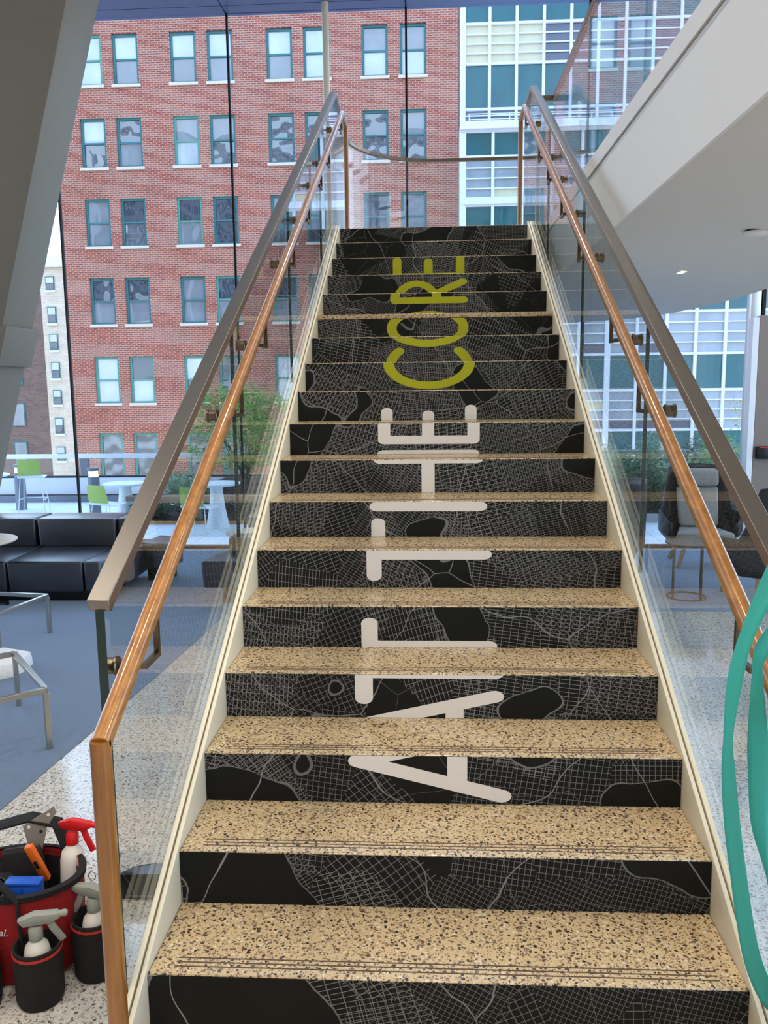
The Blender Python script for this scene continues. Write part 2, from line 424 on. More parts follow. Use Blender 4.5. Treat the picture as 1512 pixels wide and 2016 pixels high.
# window wall of butt-jointed glass
wj = [-8.2, -6.24, -4.26, -2.25, -.28, 1.70, 3.68, 5.66, 7.64]
w1 = struct(bx('window_1', 'joint_black', None, -9, 9, WY-.05, WY+.05, 0, .035), 'full height glass curtain wall beside the terrace')
for i in range(len(wj)-1):
    bx('pane', 'window_glass', w1, wj[i]+.009, wj[i+1]-.009, WY-.012, WY+.012, .035, 5.97)
for x in wj[1:-1]:
    bx('joint', 'joint_black', w1, x-.011, x+.011, WY-.02, WY+.02, .035, 5.97)
bx('mullion', 'aluminium', w1, 3.49, 3.60, WY-.16, WY-.03, 0, 5.97, .006)
bx('mullion', 'joint_black', w1, 3.615, 3.65, WY-.16, WY-.03, 0, 5.97)
# upper floor slab with its rounded corners
outer = [(2.25, -4), (2.25, 0), (2.29, 2.4), (2.34, 3.6), (2.375, 4.23), (2.395, 4.7), (2.40, 5.08), (2.385, 5.4), (2.34, 5.75), (2.27, 6.2), (2.18, 6.55), (2.06, 6.78), (1.92, 6.96), (1.79, 7.08), (1.65, 7.17), (1.5, 7.25), (1.36, 7.31), (1.15, 7.37), (.9, 7.41), (.3, 7.44), (-.15, 7.43), (-.29, 7.40), (-.42, 7.31), (-.55, 7.18), (-.68, 6.98), (-.79, 6.78), (-.86, 6.6), (-.87, 6.3), (-.87, 5.38)]
ZF, ZE = 2.73, 2.556
sl = MB()
top = outer+[(.97, 5.38), (.97, -4)]
n = len(top)
sl.add([(x, y, LAND) for x, y in top], [tuple(range(n))])
inner = [(.97, min(y, 5.38)) if x > .97 else (x, 5.38) for x, y in outer]
zo = [ZE]*(len(outer)-2)+[2.68, ZF]
k = len(outer)
sl.add([(*p, ZF) for p in inner]+[(*p, z) for p, z in zip(outer, zo)], [(i, i+1, k+i+1, k+i) for i in range(k-1)])
sl.add([(*p, z) for p, z in zip(outer, zo)]+[(*p, LAND) for p in outer], [(i, i+1, k+i+1, k+i) for i in range(k-1)])
sl.add([(.97, -4, ZF), (.97, 5.38, ZF), (.97, 5.38, LAND), (.97, -4, LAND)], [(0, 1, 2, 3)])
slab = struct(sl.build('floor_upper', 'soffit_paint'), 'white soffit and slab of the upper floor')
fas = struct(bx('trim_2', 'white_paint', None, .955, .969, -4, 5.38, ZF-.004, LAND-.085), 'white fascia board along the edge of the upper floor')
bx('coping', 'white_paint', fas, .945, .995, -4, 5.38, LAND-.078, LAND+.012)
bx('shadow_gap', 'joint_black', fas, .962, .969, -4, 5.38, LAND-.085, LAND-.078)

# ------------------------------------------------------------------ staircase
st = tag(empty('staircase', (0, 0, 0)), 'straight staircase of speckled terrazzo treads with black map-printed risers reading AT THE CORE', 'staircase')
def clipz(poly, z0, z1):
    for lim, sg in ((z0, 1), (z1, -1)):
        out = []
        for i in range(len(poly)):
            a, b = poly[i], poly[(i+1) % len(poly)]
            ia, ib = sg*(a[1]-lim) >= 0, sg*(b[1]-lim) >= 0
            if ia: out.append(a)
            if ia != ib:
                t = (lim-a[1])/(b[1]-a[1]); out.append((a[0]+t*(b[0]-a[0]), lim))
        poly = out
        if len(poly) < 3: return []
    return poly
AX, SR = .68, .0225                     # letters are wider than high: strokes are .066 across and .045 up
def cap(a, b, r=SR):
    ax, az, bx_, bz = a[0]*AX, a[1], b[0]*AX, b[1]
    t = math.atan2(bz-az, bx_-ax); p = []
    for i in range(9): q = t+PI/2+PI*i/8; p.append(((ax+r*math.cos(q))/AX, az+r*math.sin(q)))
    for i in range(9): q = t-PI/2+PI*i/8; p.append(((bx_+r*math.cos(q))/AX, bz+r*math.sin(q)))
    return p
def arc(c, rx, rz, t0, t1, n=26):
    return [(c[0]+rx*math.cos(math.radians(t0+(t1-t0)*i/n)), c[1]+rz*math.sin(math.radians(t0+(t1-t0)*i/n))) for i in range(n+1)]
def strokes(paths): return [cap(p[i], p[i+1]) for p in paths for i in range(len(p)-1)]
LET = [
 ('letter_white', strokes([[(-.272, .657), (.205, .540)], [(-.272, .657), (.205, .765)], [(.058, .585), (.058, .725)]])),
 ('letter_white', strokes([[(-.275, .755), (-.275, .950)], [(-.275, .855), (.205, .855)]])),
 ('letter_white', strokes([[(-.275, 1.073), (-.275, 1.256)], [(-.275, 1.168), (.203, 1.168)]])),
 ('letter_white', strokes([[(-.283, 1.334), (.203, 1.334)], [(-.283, 1.530), (.203, 1.530)], [(-.04, 1.334), (-.04, 1.53)]])),
 ('letter_white', strokes([[(-.277, 1.750), (-.277, 1.607), (.203, 1.607), (.203, 1.763)], [(-.04, 1.607), (-.04, 1.733)]])),
 ('letter_green', strokes([arc((-.035, 2.033), .245, .135, 141, 399)])),
 ('letter_green', strokes([arc((-.045, 2.283), .243, .118, 0, 360, 36)])),
 ('letter_green', strokes([[(-.275, 2.497), (.208, 2.497)], arc((-.128, 2.505), .150, .145, 180, 0, 20), [(.0, 2.57), (.215, 2.660)]])),
 ('letter_green', strokes([[(-.283, 2.866), (-.283, 2.745), (.207, 2.745), (.207, 2.875)], [(-.04, 2.745), (-.04, 2.853)]])),
]
for i in range(-1, 18):
    y, z = i*TR, (i+2)*RI
    yb = (i+1)*TR+.02 if i < 17 else y+.12
    t = MB().box(-HW, HW, y, yb, z-.032, z).build('tread' if i < 17 else 'landing_nosing', 'tread_terrazzo', st, bevel=.003, bseg=1)
    for q in range(3):
        yy = y+.030+q*.017
        bx('grip_groove', 'grip_dark', t, -HW+.065, HW-.065, yy, yy+.0045, z-.001, z+.0006)
    zt = z-.034 if i == 12 else z-.004
    if i == 12: pass
    rp = bx('riser', 'map_vinyl', st, -HW+.001, HW-.001, y-.0022, y+.012, z-RI+.0005, zt)
    for mat, polys in LET:
        cs = [c for c in (clipz(p, z-RI+.001, zt) for p in polys) if len(c) >= 3]
        bb_ = [(min(p[0] for p in c), max(p[0] for p in c), min(p[1] for p in c), max(p[1] for p in c)) for c in cs]
        comp = list(range(len(cs)))
        for _ in range(len(cs)):
            for q in range(len(cs)):
                for r in range(len(cs)):
                    A, B = bb_[q], bb_[r]
                    if A[0] <= B[1] and B[0] <= A[1] and A[2] <= B[3] and B[2] <= A[3]: comp[q] = comp[r] = min(comp[q], comp[r])
        for k in sorted(set(comp)):
            mb = MB(); dy = 0
            for c in (c for c, m_ in zip(cs, comp) if m_ == k):
                dy += 1; yv = y-.0026-dy*.00001
                mb.add([(a, yv, b) for a, b in c]+[(a, y-.0022, b) for a, b in c],
                       [tuple(range(len(c)))]+[(j, (j+1) % len(c), len(c)+(j+1) % len(c), len(c)+j) for j in range(len(c))])
            mb.build('printed_letter', mat, rp)['label'] = 'flat %s letter stroke printed on the riser' % mat[7:]
for s in (-1, 1):
    def pr(off, low): return [(-.42, 0), (-.42, nos(-.42)+off), (5.38, nos(5.38)+off), (5.38, nos(5.38)-low), ((low-.34)/.5397, 0)]
    MB().prism(pr(.016, .36), 'X', s*.7902, s*.803).build('inner_stringer', 'cream_paint', st, bevel=.001, bseg=1)
    MB().prism(pr(.004, .36), 'X', s*.803, s*.809).build('stringer_groove', 'groove_dark', st)
    MB().prism(pr(.018, .36), 'X', s*.809, s*.8235).build('outer_stringer', 'cream_paint', st, bevel=.001, bseg=1)
    # soffit of the stair stays behind the stringers
MB().prism([(.3, .02), (5.3, 2.72), (5.38, 2.72), (5.38, 2.9), (.0, .05)], 'X', -.789, .789).build('underside', 'cream_paint', st)

# ------------------------------------------------------------------ glass balustrades with metal caps, wooden handrails
CAPP = [(-.0275, -.036), (.0275, -.036), (.0275, 0), (-.0275, 0)]
GJ = [-.05, 1.44, 2.93, 4.42, 5.45]
for s, side in ((-1, 'left'), (1, 'right')):
    g = tag(empty('glass_balustrade', (s*.837, 0, 0)), {'left': 'clear glass balustrade with metal cap on the side by the dark sofas', 'right': 'clear glass balustrade with metal cap on the side by the armchairs'}[side], 'balustrade', 'stair balustrades')
    for i in range(4):
        a, b = GJ[i]+(.003 if i else 0), GJ[i+1]-.003
        lo = lambda y: max(.0, nos(y)-.30)
        pg = MB().prism([(a, lo(a) if i else 0), (b, lo(b)), (b, nos(b)+1.043), (a, nos(a)+1.043)], 'X', -.0115, .0115)
        if i == 0: pg.mi[-1] = 1
        pg.build('glass_panel', ['clear_glass', 'glass_edge'], g)
        if i: MB().prism([(a-.0045, lo(a)+.3), (a-.0015, lo(a)+.3), (a-.0015, nos(a)+1.04), (a-.0045, nos(a)+1.04)], 'X', -.0075, .0075).build('panel_seal', 'glass_edge', g)
    path = [(0, -.062, nos(-.062)+1.076), (0, 5.45, nos(5.45)+1.076)]
    if s < 0:
        path += [(0, 6.55, 4.31), (.0, 6.68, 4.305)]
        cv = [(-.80, 6.80), (-.74, 6.93), (-.66, 7.06), (-.56, 7.18), (-.44, 7.29), (-.30, 7.37), (-.12, 7.42), (.1, 7.44), (.5, 7.445), (1.0, 7.43), (1.35, 7.35), (1.6, 7.25), (1.83, 7.10), (2.02, 6.88), (2.15, 6.6), (2.26, 6.1), (2.33, 5.6), (2.36, 5.0), (2.32, 4.0), (2.25, 2.4)]
        MB().sweep(path, CAPP).build('cap_rail', 'cap_metal', g, bevel=.002, bseg=1)
        gp = [(0, 5.456), (0, 6.6)]
        MB().prism([(5.456, LAND-.25), (6.62, LAND-.25), (6.62, 4.275), (5.456, nos(5.45)+1.04)], 'X', -.009, .009).build('glass_panel', 'clear_glass', g)
        lg = tag(empty('landing_guard', (0, 7.43, LAND)), 'curved glass guard with slim bronze rail round the upper landing', 'balustrade')
        pts = [(-.837, 6.68)]+cv
        full = [(x, y-7.43) for x, y in pts]
        MB().sweep([(x, y, 4.305-LAND) for x, y in full], [(-.022, -.03), (.022, -.03), (.022, 0), (-.022, 0)]).build('cap_rail', 'bronze', lg)
        gl = MB()
        o2 = []
        for a, b in ((0, 8), (8, 10), (10, 14), (14, 20)):
            seg = full[a:b+1]; mb = MB()
            mb.sweep([(x, y, 0) for x, y in seg], [(-.008, -.2), (.008, -.2), (.008, 4.27-LAND), (-.008, 4.27-LAND)])
            mb.build('glass_panel', 'clear_glass', lg)
    else:
        path += [(0, 6.05, nos(5.45)+1.06)]
        MB().sweep(path, CAPP).build('cap_rail', 'cap_metal', g, bevel=.002, bseg=1)
        MB().prism([(5.456, LAND-.25), (6.05, LAND-.25), (6.05, nos(5.45)+1.03), (5.456, nos(5.45)+1.04)], 'X', -.009, .009).build('glass_panel', 'clear_glass', g)
        eg = tag(empty('edge_guard', (1.0, 5.56, LAND)), 'tall glass guard with dark rail standing on the white fascia edge', 'balustrade')
        MB().sweep([(-.13, 0, 1.075), (.03, 0, 1.075), (.03, -.03, 1.075), (.0, -9.5, 1.075)], [(-.02, -.04), (.02, -.04), (.02, 0), (-.02, 0)]).build('cap_rail', 'bronze', eg)
        for a, b in ((-.05, -1.05), (-1.06, -2.55), (-2.56, -4.05), (-4.06, -5.55), (-5.56, -9.5)):
            MB().box(.008, .024, b, a, -.2+.212, 1.04).build('glass_panel', 'clear_glass', eg)
        MB().box(-.13, .0, -.01, .006, -.15, 1.04).build('glass_panel', 'clear_glass', eg)
    h = tag(empty('handrail', (s*.75, 0, 0)), {'left': 'orange oak handrail on the side by the dark sofas', 'right': 'orange oak handrail with teal ribbons hanging by its lower end'}[side], 'handrail', 'wooden stair handrails')
    RP = [(.021*math.cos(a)*(abs(math.cos(a))**-.25 if abs(math.cos(a)) > .01 else 1), .024*math.sin(a)*(abs(math.sin(a))**-.25 if abs(math.sin(a)) > .01 else 1)) for a in [2*PI*(i+.5)/16 for i in range(16)]]
    hz = .943
    MB().sweep([(0, -.30, nos(-.30)+hz), (0, 5.27, nos(5.27)+hz), (0, 5.31, nos(5.29)+hz+.006), (0, 5.36, nos(5.29)+hz), (0, 5.60, nos(5.29)+hz-.01)], RP).build('rail', 'rail_wood', h, smooth=True)
    MB().sweep([(0, -.30, nos(-.30)+hz+.010), (0, -.30, RI)], RP, uph=(0, 1, 0)).build('post', 'post_wood', h, smooth=True)
    MB().sweep([(0, 5.595, nos(5.29)+hz+.005), (0, 5.595, LAND)], RP, uph=(0, 1, 0)).build('post', 'post_wood', h, smooth=True)
    for yb in (.0, 1.1, 1.62, 2.47, 3.1, 3.72, 4.2, 5.1):
        zz = nos(yb)+hz-.02
        br = MB(); q4 = [(-.007, -.007), (.007, -.007), (.007, .007), (-.007, .007)]
        br.sweep([(s*.078, yb, zz-.065), (0, yb, zz-.065), (0, yb+.10, zz-.065), (0, yb+.10, zz+.054)], q4, uph=(0, 1, 0) if False else (0, 0, 1))
        b = br.build('bracket', 'bronze', h)
        mb = MB().lathe([(.0, 0), (.022, 0), (.025, .003), (.025, .007), (.0215, .009), (.0215, .032), (.025, .034), (.025, .040), (.022, .043), (.0, .043)], seg=20)
        mb.xf(Matrix.Translation((s*.0665, yb, zz-.065)) @ Matrix.Rotation(s*PI/2, 4, 'Y'))
        mb.build('clamp_disc', 'bronze', b, smooth=True)

# ------------------------------------------------------------------ leaning column, slim pole, ceiling fittings
lc = tag(empty('leaning_column', (-4.9, 6.3, 0)), 'big beige leaning column standing behind the dark sofa', 'column')
def colx(z): return -3.26-(5.55-z)*.2885
MB().add([(x+4.9, y-6.3, z) for z in (0, 5.97) for x, y in ((colx(z)-1.2, 6.0), (colx(z), 6.0), (colx(z), 6.62), (colx(z)-1.2, 6.62))],
         [(0, 1, 5, 4), (1, 2, 6, 5), (2, 3, 7, 6), (3, 0, 4, 7), (0, 3, 2, 1), (4, 5, 6, 7)]).build('shaft', 'column_paint', lc, bevel=.012)
MB().add([(colx(z)+4.9+dx, y-6.3, z) for z, dx in ((2.14, .05), (2.52, .05)) for y in (5.985, 6.66)]+[(colx(z)+4.9-.1, y-6.3, z) for z in (2.14, 2.52) for y in (5.985, 6.66)],
         [(0, 1, 3, 2), (0, 2, 6, 4), (1, 5, 7, 3), (2, 3, 7, 6), (0, 4, 5, 1), (4, 6, 7, 5)]).build('collar', 'column_paint', lc, bevel=.006)
po = tag(empty('slim_pole', (-1.14, 7.6, 0)), 'slim cream vertical pole in front of the window wall', 'pole')
MB().lathe([(.036, 0), (.036, 5.97)], seg=20).build('tube', 'cream_paint', po, smooth=True)
MB().lathe([(.07, 0), (.07, .02), (.036, .03)], seg=20).build('base_collar', 'cream_paint', po, smooth=True)
dl = tag(empty('recessed_downlight', (1.72, 3.97, 2.648)), 'lit square downlight recessed in the white soffit', 'downlight')
bx('trim_frame', 'white_paint', dl, -.075, .075, -.075, .075, -.006, .004, .002, 1)
bx('diffuser', 'lamp_disc', dl, -.055, .055, -.055, .055, -.009, -.005)
sd = tag(empty('smoke_detector', (1.62, 2.47, 2.655)), 'round white detector disc on the soffit near the right edge', 'detector')
MB().lathe([(.0, -.03), (.05, -.03), (.062, -.022), (.062, -.012)], seg=28, caps=False).build('cover', 'white_paint', sd, smooth=True)
MB().lathe([(.057, -.014), (.057, .01)], seg=28).build('base_ring', 'joint_black', sd, smooth=True)
sp = tag(empty('sprinkler_head', (1.87, 5.48, 2.625)), 'small sprinkler head under the white soffit', 'sprinkler')
MB().lathe([(.03, .0), (.03, -.008), (.01, -.012), (.008, -.04), (.022, -.045), (.022, -.05), (0, -.05)], seg=16).build('body', 'steel', sp, smooth=True)
# ceiling lamps of the hall, mostly above and behind the viewer
def ceil_lamp(x, y, z, power, label):
    o = tag(empty('ceiling_downlight', (x, y, z)), label, 'downlight', 'round downlights of the upper ceiling')
    MB().lathe([(.0, -.004), (.11, -.004)], seg=24, caps=False).build('diffuser', 'lamp_disc', o)
    MB().lathe([(.11, -.01), (.14, -.01), (.14, 0), (.11, 0)], seg=24, caps=False).build('trim_ring', 'white_paint', o)
    l = bpy.data.lights.new('lamp_light', 'SPOT'); l.spot_size = math.radians(116); l.spot_blend = .55; l.shadow_soft_size = .1; l.energy = power; l.color = (1, .91, .80)
    lo = bpy.data.objects.new('lamp_light', l); COL.objects.link(lo); lo.parent = o; lo.location = (0, 0, -.03)
for i, x in enumerate((-2.8, 0., 2.8)):
    for j, y in enumerate((-5.4, -3.2, -1., 1.2, 3.4, 5.6)):
        if i == 0 and y > 3: continue
        ceil_lamp(x, y, 5.97, 190 if y < 0 else 95, 'round downlight in the upper ceiling, %s, %s the window wall' % (('over the sofa side', 'over the stair axis', 'over the armchair side')[i], ('farthest from', 'fifth from', 'fourth from', 'third from', 'second from', 'nearest to')[j]))

# unseen upper facade, added to give the panes across the street stripes to reflect
wf = struct(bx('wall_front_reflected', 'concrete', None, -22, 16, WY-.2, WY-.05, 6.1, 17.5), 'unseen pale upper facade added above the terrace glass for its reflections')
for k, zz in enumerate((7.2, 10.4, 13.6)):
    bx('reflection_band', 'office_dark', wf, -22, 16, WY-.06, WY-.03, zz, zz+1.7)
for k in range(20): bx('reflection_fin', 'office_white', wf, -21.5+1.95*k, -21.2+1.95*k, WY-.06, WY+.12, 6.1, 17.5)

# ------------------------------------------------------------------ red brick building across the street
FY = 30.
bb = tag(empty('brick_building', (-6.5, FY, -14)), 'red brick building with paired teal sash windows across the street', 'building')
BL = (-6.5, FY, -14)
CX = [(-12.93, -11.98), (-11.57, -10.62), (-9.44, -8.49), (-8.08, -7.13), (-5.91, -4.96), (-4.56, -3.61), (-2.45, -1.52), (-1.08, -.14)]
RZ = [(12.98, 14.72), (10.10, 11.84), (7.27, 8.99), (4.40, 6.12), (1.42, 3.18), (-1.57, .26), (-4.5, -2.7)]
holes = [(a, b, c, d) for a, b in CX for c, d in RZ]
x0, x1, z0, z1 = -13.95, 1.02, -14., 19.
gx = sorted({x0, x1, *[v for h in CX for v in h]}); gz = sorted({z0, z1, *[v for h in RZ for v in h]})
mb = MB()
for i in range(len(gx)-1):
    for j in range(len(gz)-1):
        a, b, c, d = gx[i], gx[i+1], gz[j], gz[j+1]
        if any(abs(a-h[0]) < 1e-6 and abs(c-h[2]) < 1e-6 for h in holes):
            for q in (((a, c), (b, c)), ((b, c), (b, d)), ((b, d), (a, d)), ((a, d), (a, c))):
                (xa, za), (xb, zb) = q
                mb.add([(xa, FY, za), (xb, FY, zb), (xb, FY+.22, zb), (xa, FY+.22, za)], [(0, 1, 2, 3)])
        else: mb.add([(a, FY, c), (b, FY, c), (b, FY, d), (a, FY, d)], [(0, 1, 2, 3)])
mb.box(x0, x1, FY+.22, FY+14, z0, z1)
for k in range(0): pass
wl = mb.build('wall', 'red_brick', bb); wl.matrix_parent_inverse = Matrix.Translation((-BL[0], -BL[1], -BL[2]))
def under(o, p, loc): o.parent = p; o.matrix_parent_inverse = Matrix.Translation(tuple(-c for c in loc)); return o
rw = random.Random(3)
for ci, (a, b) in enumerate(CX):
    for ri, (c, d) in enumerate(RZ):
        mt = 'frame_green' if ri >= 4 or rw.random() < .25 else 'frame_teal'
        f = MB(); t = .085; mid = (c+d)/2
        f.box(a, a+t, FY+.07, FY+.17, c, d).box(b-t, b, FY+.07, FY+.17, c, d).box(a+t, b-t, FY+.07, FY+.17, c, c+t*.8).box(a+t, b-t, FY+.07, FY+.17, d-t, d)
        f.box(a+t, b-t, FY+.08, FY+.16, mid-.03, mid+.03)
        fo = under(f.build('window_frame', mt, bb), bb, BL)
        kinds = {0: ['pane_light', 'pane_mid', 'pane_light'], 1: ['pane_wavy', 'pane_mid', 'pane_wavy', 'pane_light'], 2: ['pane_wavy', 'pane_mid', 'pane_dark'], 3: ['pane_dark', 'pane_mid'], 4: ['pane_wavy', 'pane_dark', 'pane_light'], 5: ['pane_mid', 'pane_wavy']}.get(ri, ['pane_dark'])
        for (e0, e1) in ((mid+.03, d-t), (c+t*.8, mid-.03)):
            p = MB().box(a+t, b-t, FY+.125, FY+.14, e0, e1).build('pane', rw.choice(kinds), fo)
        bsill = MB().box(a-.06, b+.06, FY-.07, FY+.09, c-.1, c).build('sill', 'sill_stone', bb); under(bsill, bb, BL)
        if ri < 4 or ci in (1, 4):
            pass
# ------------------------------------------------------------------ office building with teal spandrels
ob = tag(empty('office_building', (6.5, FY, -14)), 'white gridded office building with teal spandrel panels beside the brick building', 'building')
OL = (6.5, FY, -14)
def opart(name, mat, a, b, c, d, e, f, par=None, bev=0.):
    o = MB().box(a, b, c, d, e, f).build(name, mat, ob)
    if par is None: under(o, ob, OL)
    else: o.parent = par
    return o
ro = random.Random(5)
def facade(xl, y, bands, thick=()):
    for kind, zb, zt in bands:
        for i in range(len(xl)-1):
            a, b = xl[i]+.045, xl[i+1]-.045
            if kind == 't': opart('spandrel_panel', 'spandrel', a, b, y+.06, y+.1, zb, zt)
            elif kind == 's': opart('floor_edge', 'office_white', xl[i], xl[i+1], y-.12, y+.2, zb, zt)
            else:
                n = 4; hh = (zt-zb)/n
                m0 = {'b': 'blind', 'w': 'office_pane', 'd': 'office_dark'}[kind]
                for q in range(n):
                    mm = m0
                    if kind == 'b' and i > 2: mm = 'office_dark'
                    if kind == 'w' and q == 0 and ro.random() < .6: mm = 'office_dark'
                    if kind == 'w' and ro.random() < .05: mm = 'blind'
                    opart('pane', mm, a, b, y+.07, y+.09, zb+q*hh+.02, zb+(q+1)*hh-.02)
                    opart('transom', 'office_white', a, b, y+.0, y+.1, zb+(q+1)*hh-.02, zb+(q+1)*hh+.02)
        opart('transom', 'office_white', xl[0], xl[-1], y-.02, y+.1, zt-.01, zt+.07)
    z0 = min(b[1] for b in bands); z1 = max(b[2] for b in bands)
    for i, x in enumerate(xl):
        w = .10 if i in thick else .05
        opart('mullion', 'office_white', x-w, x+w, y-.05, y+.12, z0, z1+.05)
xu = [1.16+.955*i for i in range(10)]
facade(xu, FY, [('t', 14.66, 16.4), ('b', 13.31, 14.58), ('t', 11.80, 13.24), ('d', 10.97, 11.72)], (0,))
opart('ledge', 'office_white', 1.03, 13., FY-1.25, FY+.1, 10.74, 10.97)
rl = MB()
for zz in (11.08, 11.26): rl.tube([(1.3, FY-1.1, zz), (9.5, FY-1.1, zz)], .014, 6)
for i in range(12): rl.tube([(1.35+.7*i, FY-1.1, 10.97), (1.35+.7*i, FY-1.1, 11.26)], .014, 6)
under(rl.build('ledge_railing', 'office_white', ob), ob, OL)
xl = [1.15+1.035*i for i in range(14)]
facade(xl, FY-1., [('t', 9.92, 10.68), ('w', 8.46, 9.84), ('s', 8.26, 8.44), ('t', 7.15, 8.2), ('w', 5.72, 7.07), ('t', 4.52, 5.64), ('w', 3.03, 4.44), ('t', 1.75, 2.95), ('w', .31, 1.67), ('t', -.95, .23), ('w', -2.4, -1.03), ('t', -3.6, -2.5)], (0, 5))
opart('core', 'office_white', 1.03, 14.7, FY+.12, FY+14, -14, 16.6)
opart('core', 'office_white', 1.03, 14.7, FY-.9, FY+.1, -14, 10.74)
# far buildings on the left
cb = tag(empty('cream_tower', (-25.6, 55, -14)), 'narrow cream brick tower with small windows far behind at the left', 'building')
CL = (-25.6, 55, -14)
under(MB().box(-26.45, -23.5, 55, 66, -14, 10.2).build('wall', 'cream_brick', cb), cb, CL)
under(MB().box(-26.7, -23.4, 54.7, 66.2, 10.2, 10.9).build('cornice', 'office_white', cb), cb, CL)
for a, b in ((8.7, 9.6), (6.5, 7.6), (4.7, 5.8), (2.8, 3.9), (1., 2.), (-1., .1), (-2.9, -1.9)):
    w = under(MB().box(-26.05, -25.45, 54.93, 55.1, a, b).build('window_frame', 'frame_teal', cb), cb, CL)
    MB().box(-26.0, -25.5, 54.9, 55.0, a+.06, (a+b)/2-.03).build('pane', 'pane_dark', w); MB().box(-26.0, -25.5, 54.9, 55.0, (a+b)/2+.03, b-.06).build('pane', 'pane_light', w)
    under(MB().box(-26.1, -25.4, 54.88, 55.1, a-.14, a).build('sill', 'office_white', cb), cb, CL)
nb = tag(empty('brown_building', (-31, 58, -14)), 'dull brown brick building behind the leaning column at the far left', 'building')
NL = (-31, 58, -14)
under(MB().box(-38, -26.9, 58, 70, -14, 9).build('wall', 'brown_brick', nb), nb, NL)
for x in (-30.6,):
    for a in (-.6, -3.4, 2.4, 5.2):
        w = under(MB().box(x, x+1.0, 57.95, 58.05, a, a+1.7).build('window_frame', 'frame_teal', nb), nb, NL)
        MB().box(x+.08, x+.92, 57.92, 58.0, a+.08, a+1.62).build('pane', 'pane_mid', w)

# ------------------------------------------------------------------ terrace
tf = struct(bx('floor_terrace', 'concrete', None, -12, 9, WY+.06, 12.3, -.25, -.03), 'pale paved roof terrace outside the glass')
px0, py0, ps = -12., WY+.08, .82
pv = None
for i in range(25):
    for j in range(5):
        xa, ya = px0+i*ps+.004, py0+j*ps+.004
        if xa > 6.5: continue
        if pv is None: pv = MB().box(0, ps-.008, 0, ps-.008, -.03, 0).build('paver', 'paver', tf); q = pv
        else: q = pv.copy(); COL.objects.link(q); q.parent = tf
        q.location = (xa, ya, 0)
GY = 12.05
gd = tag(empty('terrace_parapet', (-2, GY, 0)), 'white terrace parapet topped by a glass guard and grey rail', 'parapet')
def gpart(name, mat, a, b, c, d, e, f): return MB().box(a+2, b+2, c, d, e, f).build(name, mat, gd)
gpart('curb', 'grey_metal', -12, 9, -.12, .2, -.05, .11)
gpart('wall', 'terrace_white', -12, 9, 0, .18, .13, .41)
gpart('shoe', 'joint_black', -12, 9, .03, .12, .41, .44)
gpart('rail', 'aluminium', -12, 9, .02, .13, .745, .815)
for i in range(14): gpart('glass_panel', 'clear_glass', -12+1.5*i+.01, -10.5+1.5*i-.01, .07, .085, .44, .745)
for x in (-9., -6., -4.62, -1.6, 1.4, 3.1, 5.1): gpart('post', 'grey_metal', x-.07, x+.07, .04, .11, .44, .745)
# bollard lights
def bollard(x, y, label):
    o = tag(empty('bollard_light', (x, y, 0)), label, 'bollard', 'terrace bollard lights')
    MB().lathe([(.085, 0), (.085, .60), (.0, .60)], seg=20).build('post', 'grey_metal', o, smooth=True)
    MB().lathe([(.07, .60), (.07, .69)], seg=20).build('lens', 'lamp_glow', o, smooth=True)
    MB().lathe([(.085, .69), (.085, .735), (.0, .74)], seg=20).build('lid', 'grey_metal', o, smooth=True)
bollard(-5.16, 10.42, 'grey bollard light with glowing band beside the lower green chair')
bollard(-6.66, 11.1, 'grey bollard light half hidden behind the tall green stool')
# white cone tables
def cone_table(x, y, h, r, label):
    o = tag(empty('cone_table', (x, y, 0)), label, 'table', 'white terrace tables')
    MB().lathe([(.0, 0), (.165, 0), (.15, .06), (.105, .30), (.085, h-.1), (.10, h-.03)], seg=28).build('base', 'chair_white', o, smooth=True)
    MB().lathe([(.0, h-.03), (r*.9, h-.03), (r, h-.015), (r, h), (.0, h)], seg=36).build('top', 'chair_white', o)
cone_table(-2.975, 9.3, .62, .33, 'white round table on a flared base by the shrub planter')
cone_table(-4.52, 10.0, .55, .31, 'white round table behind the lower green chair')
cone_table(-6.75, 10.2, .66, .36, 'white round table cut off at the left edge')
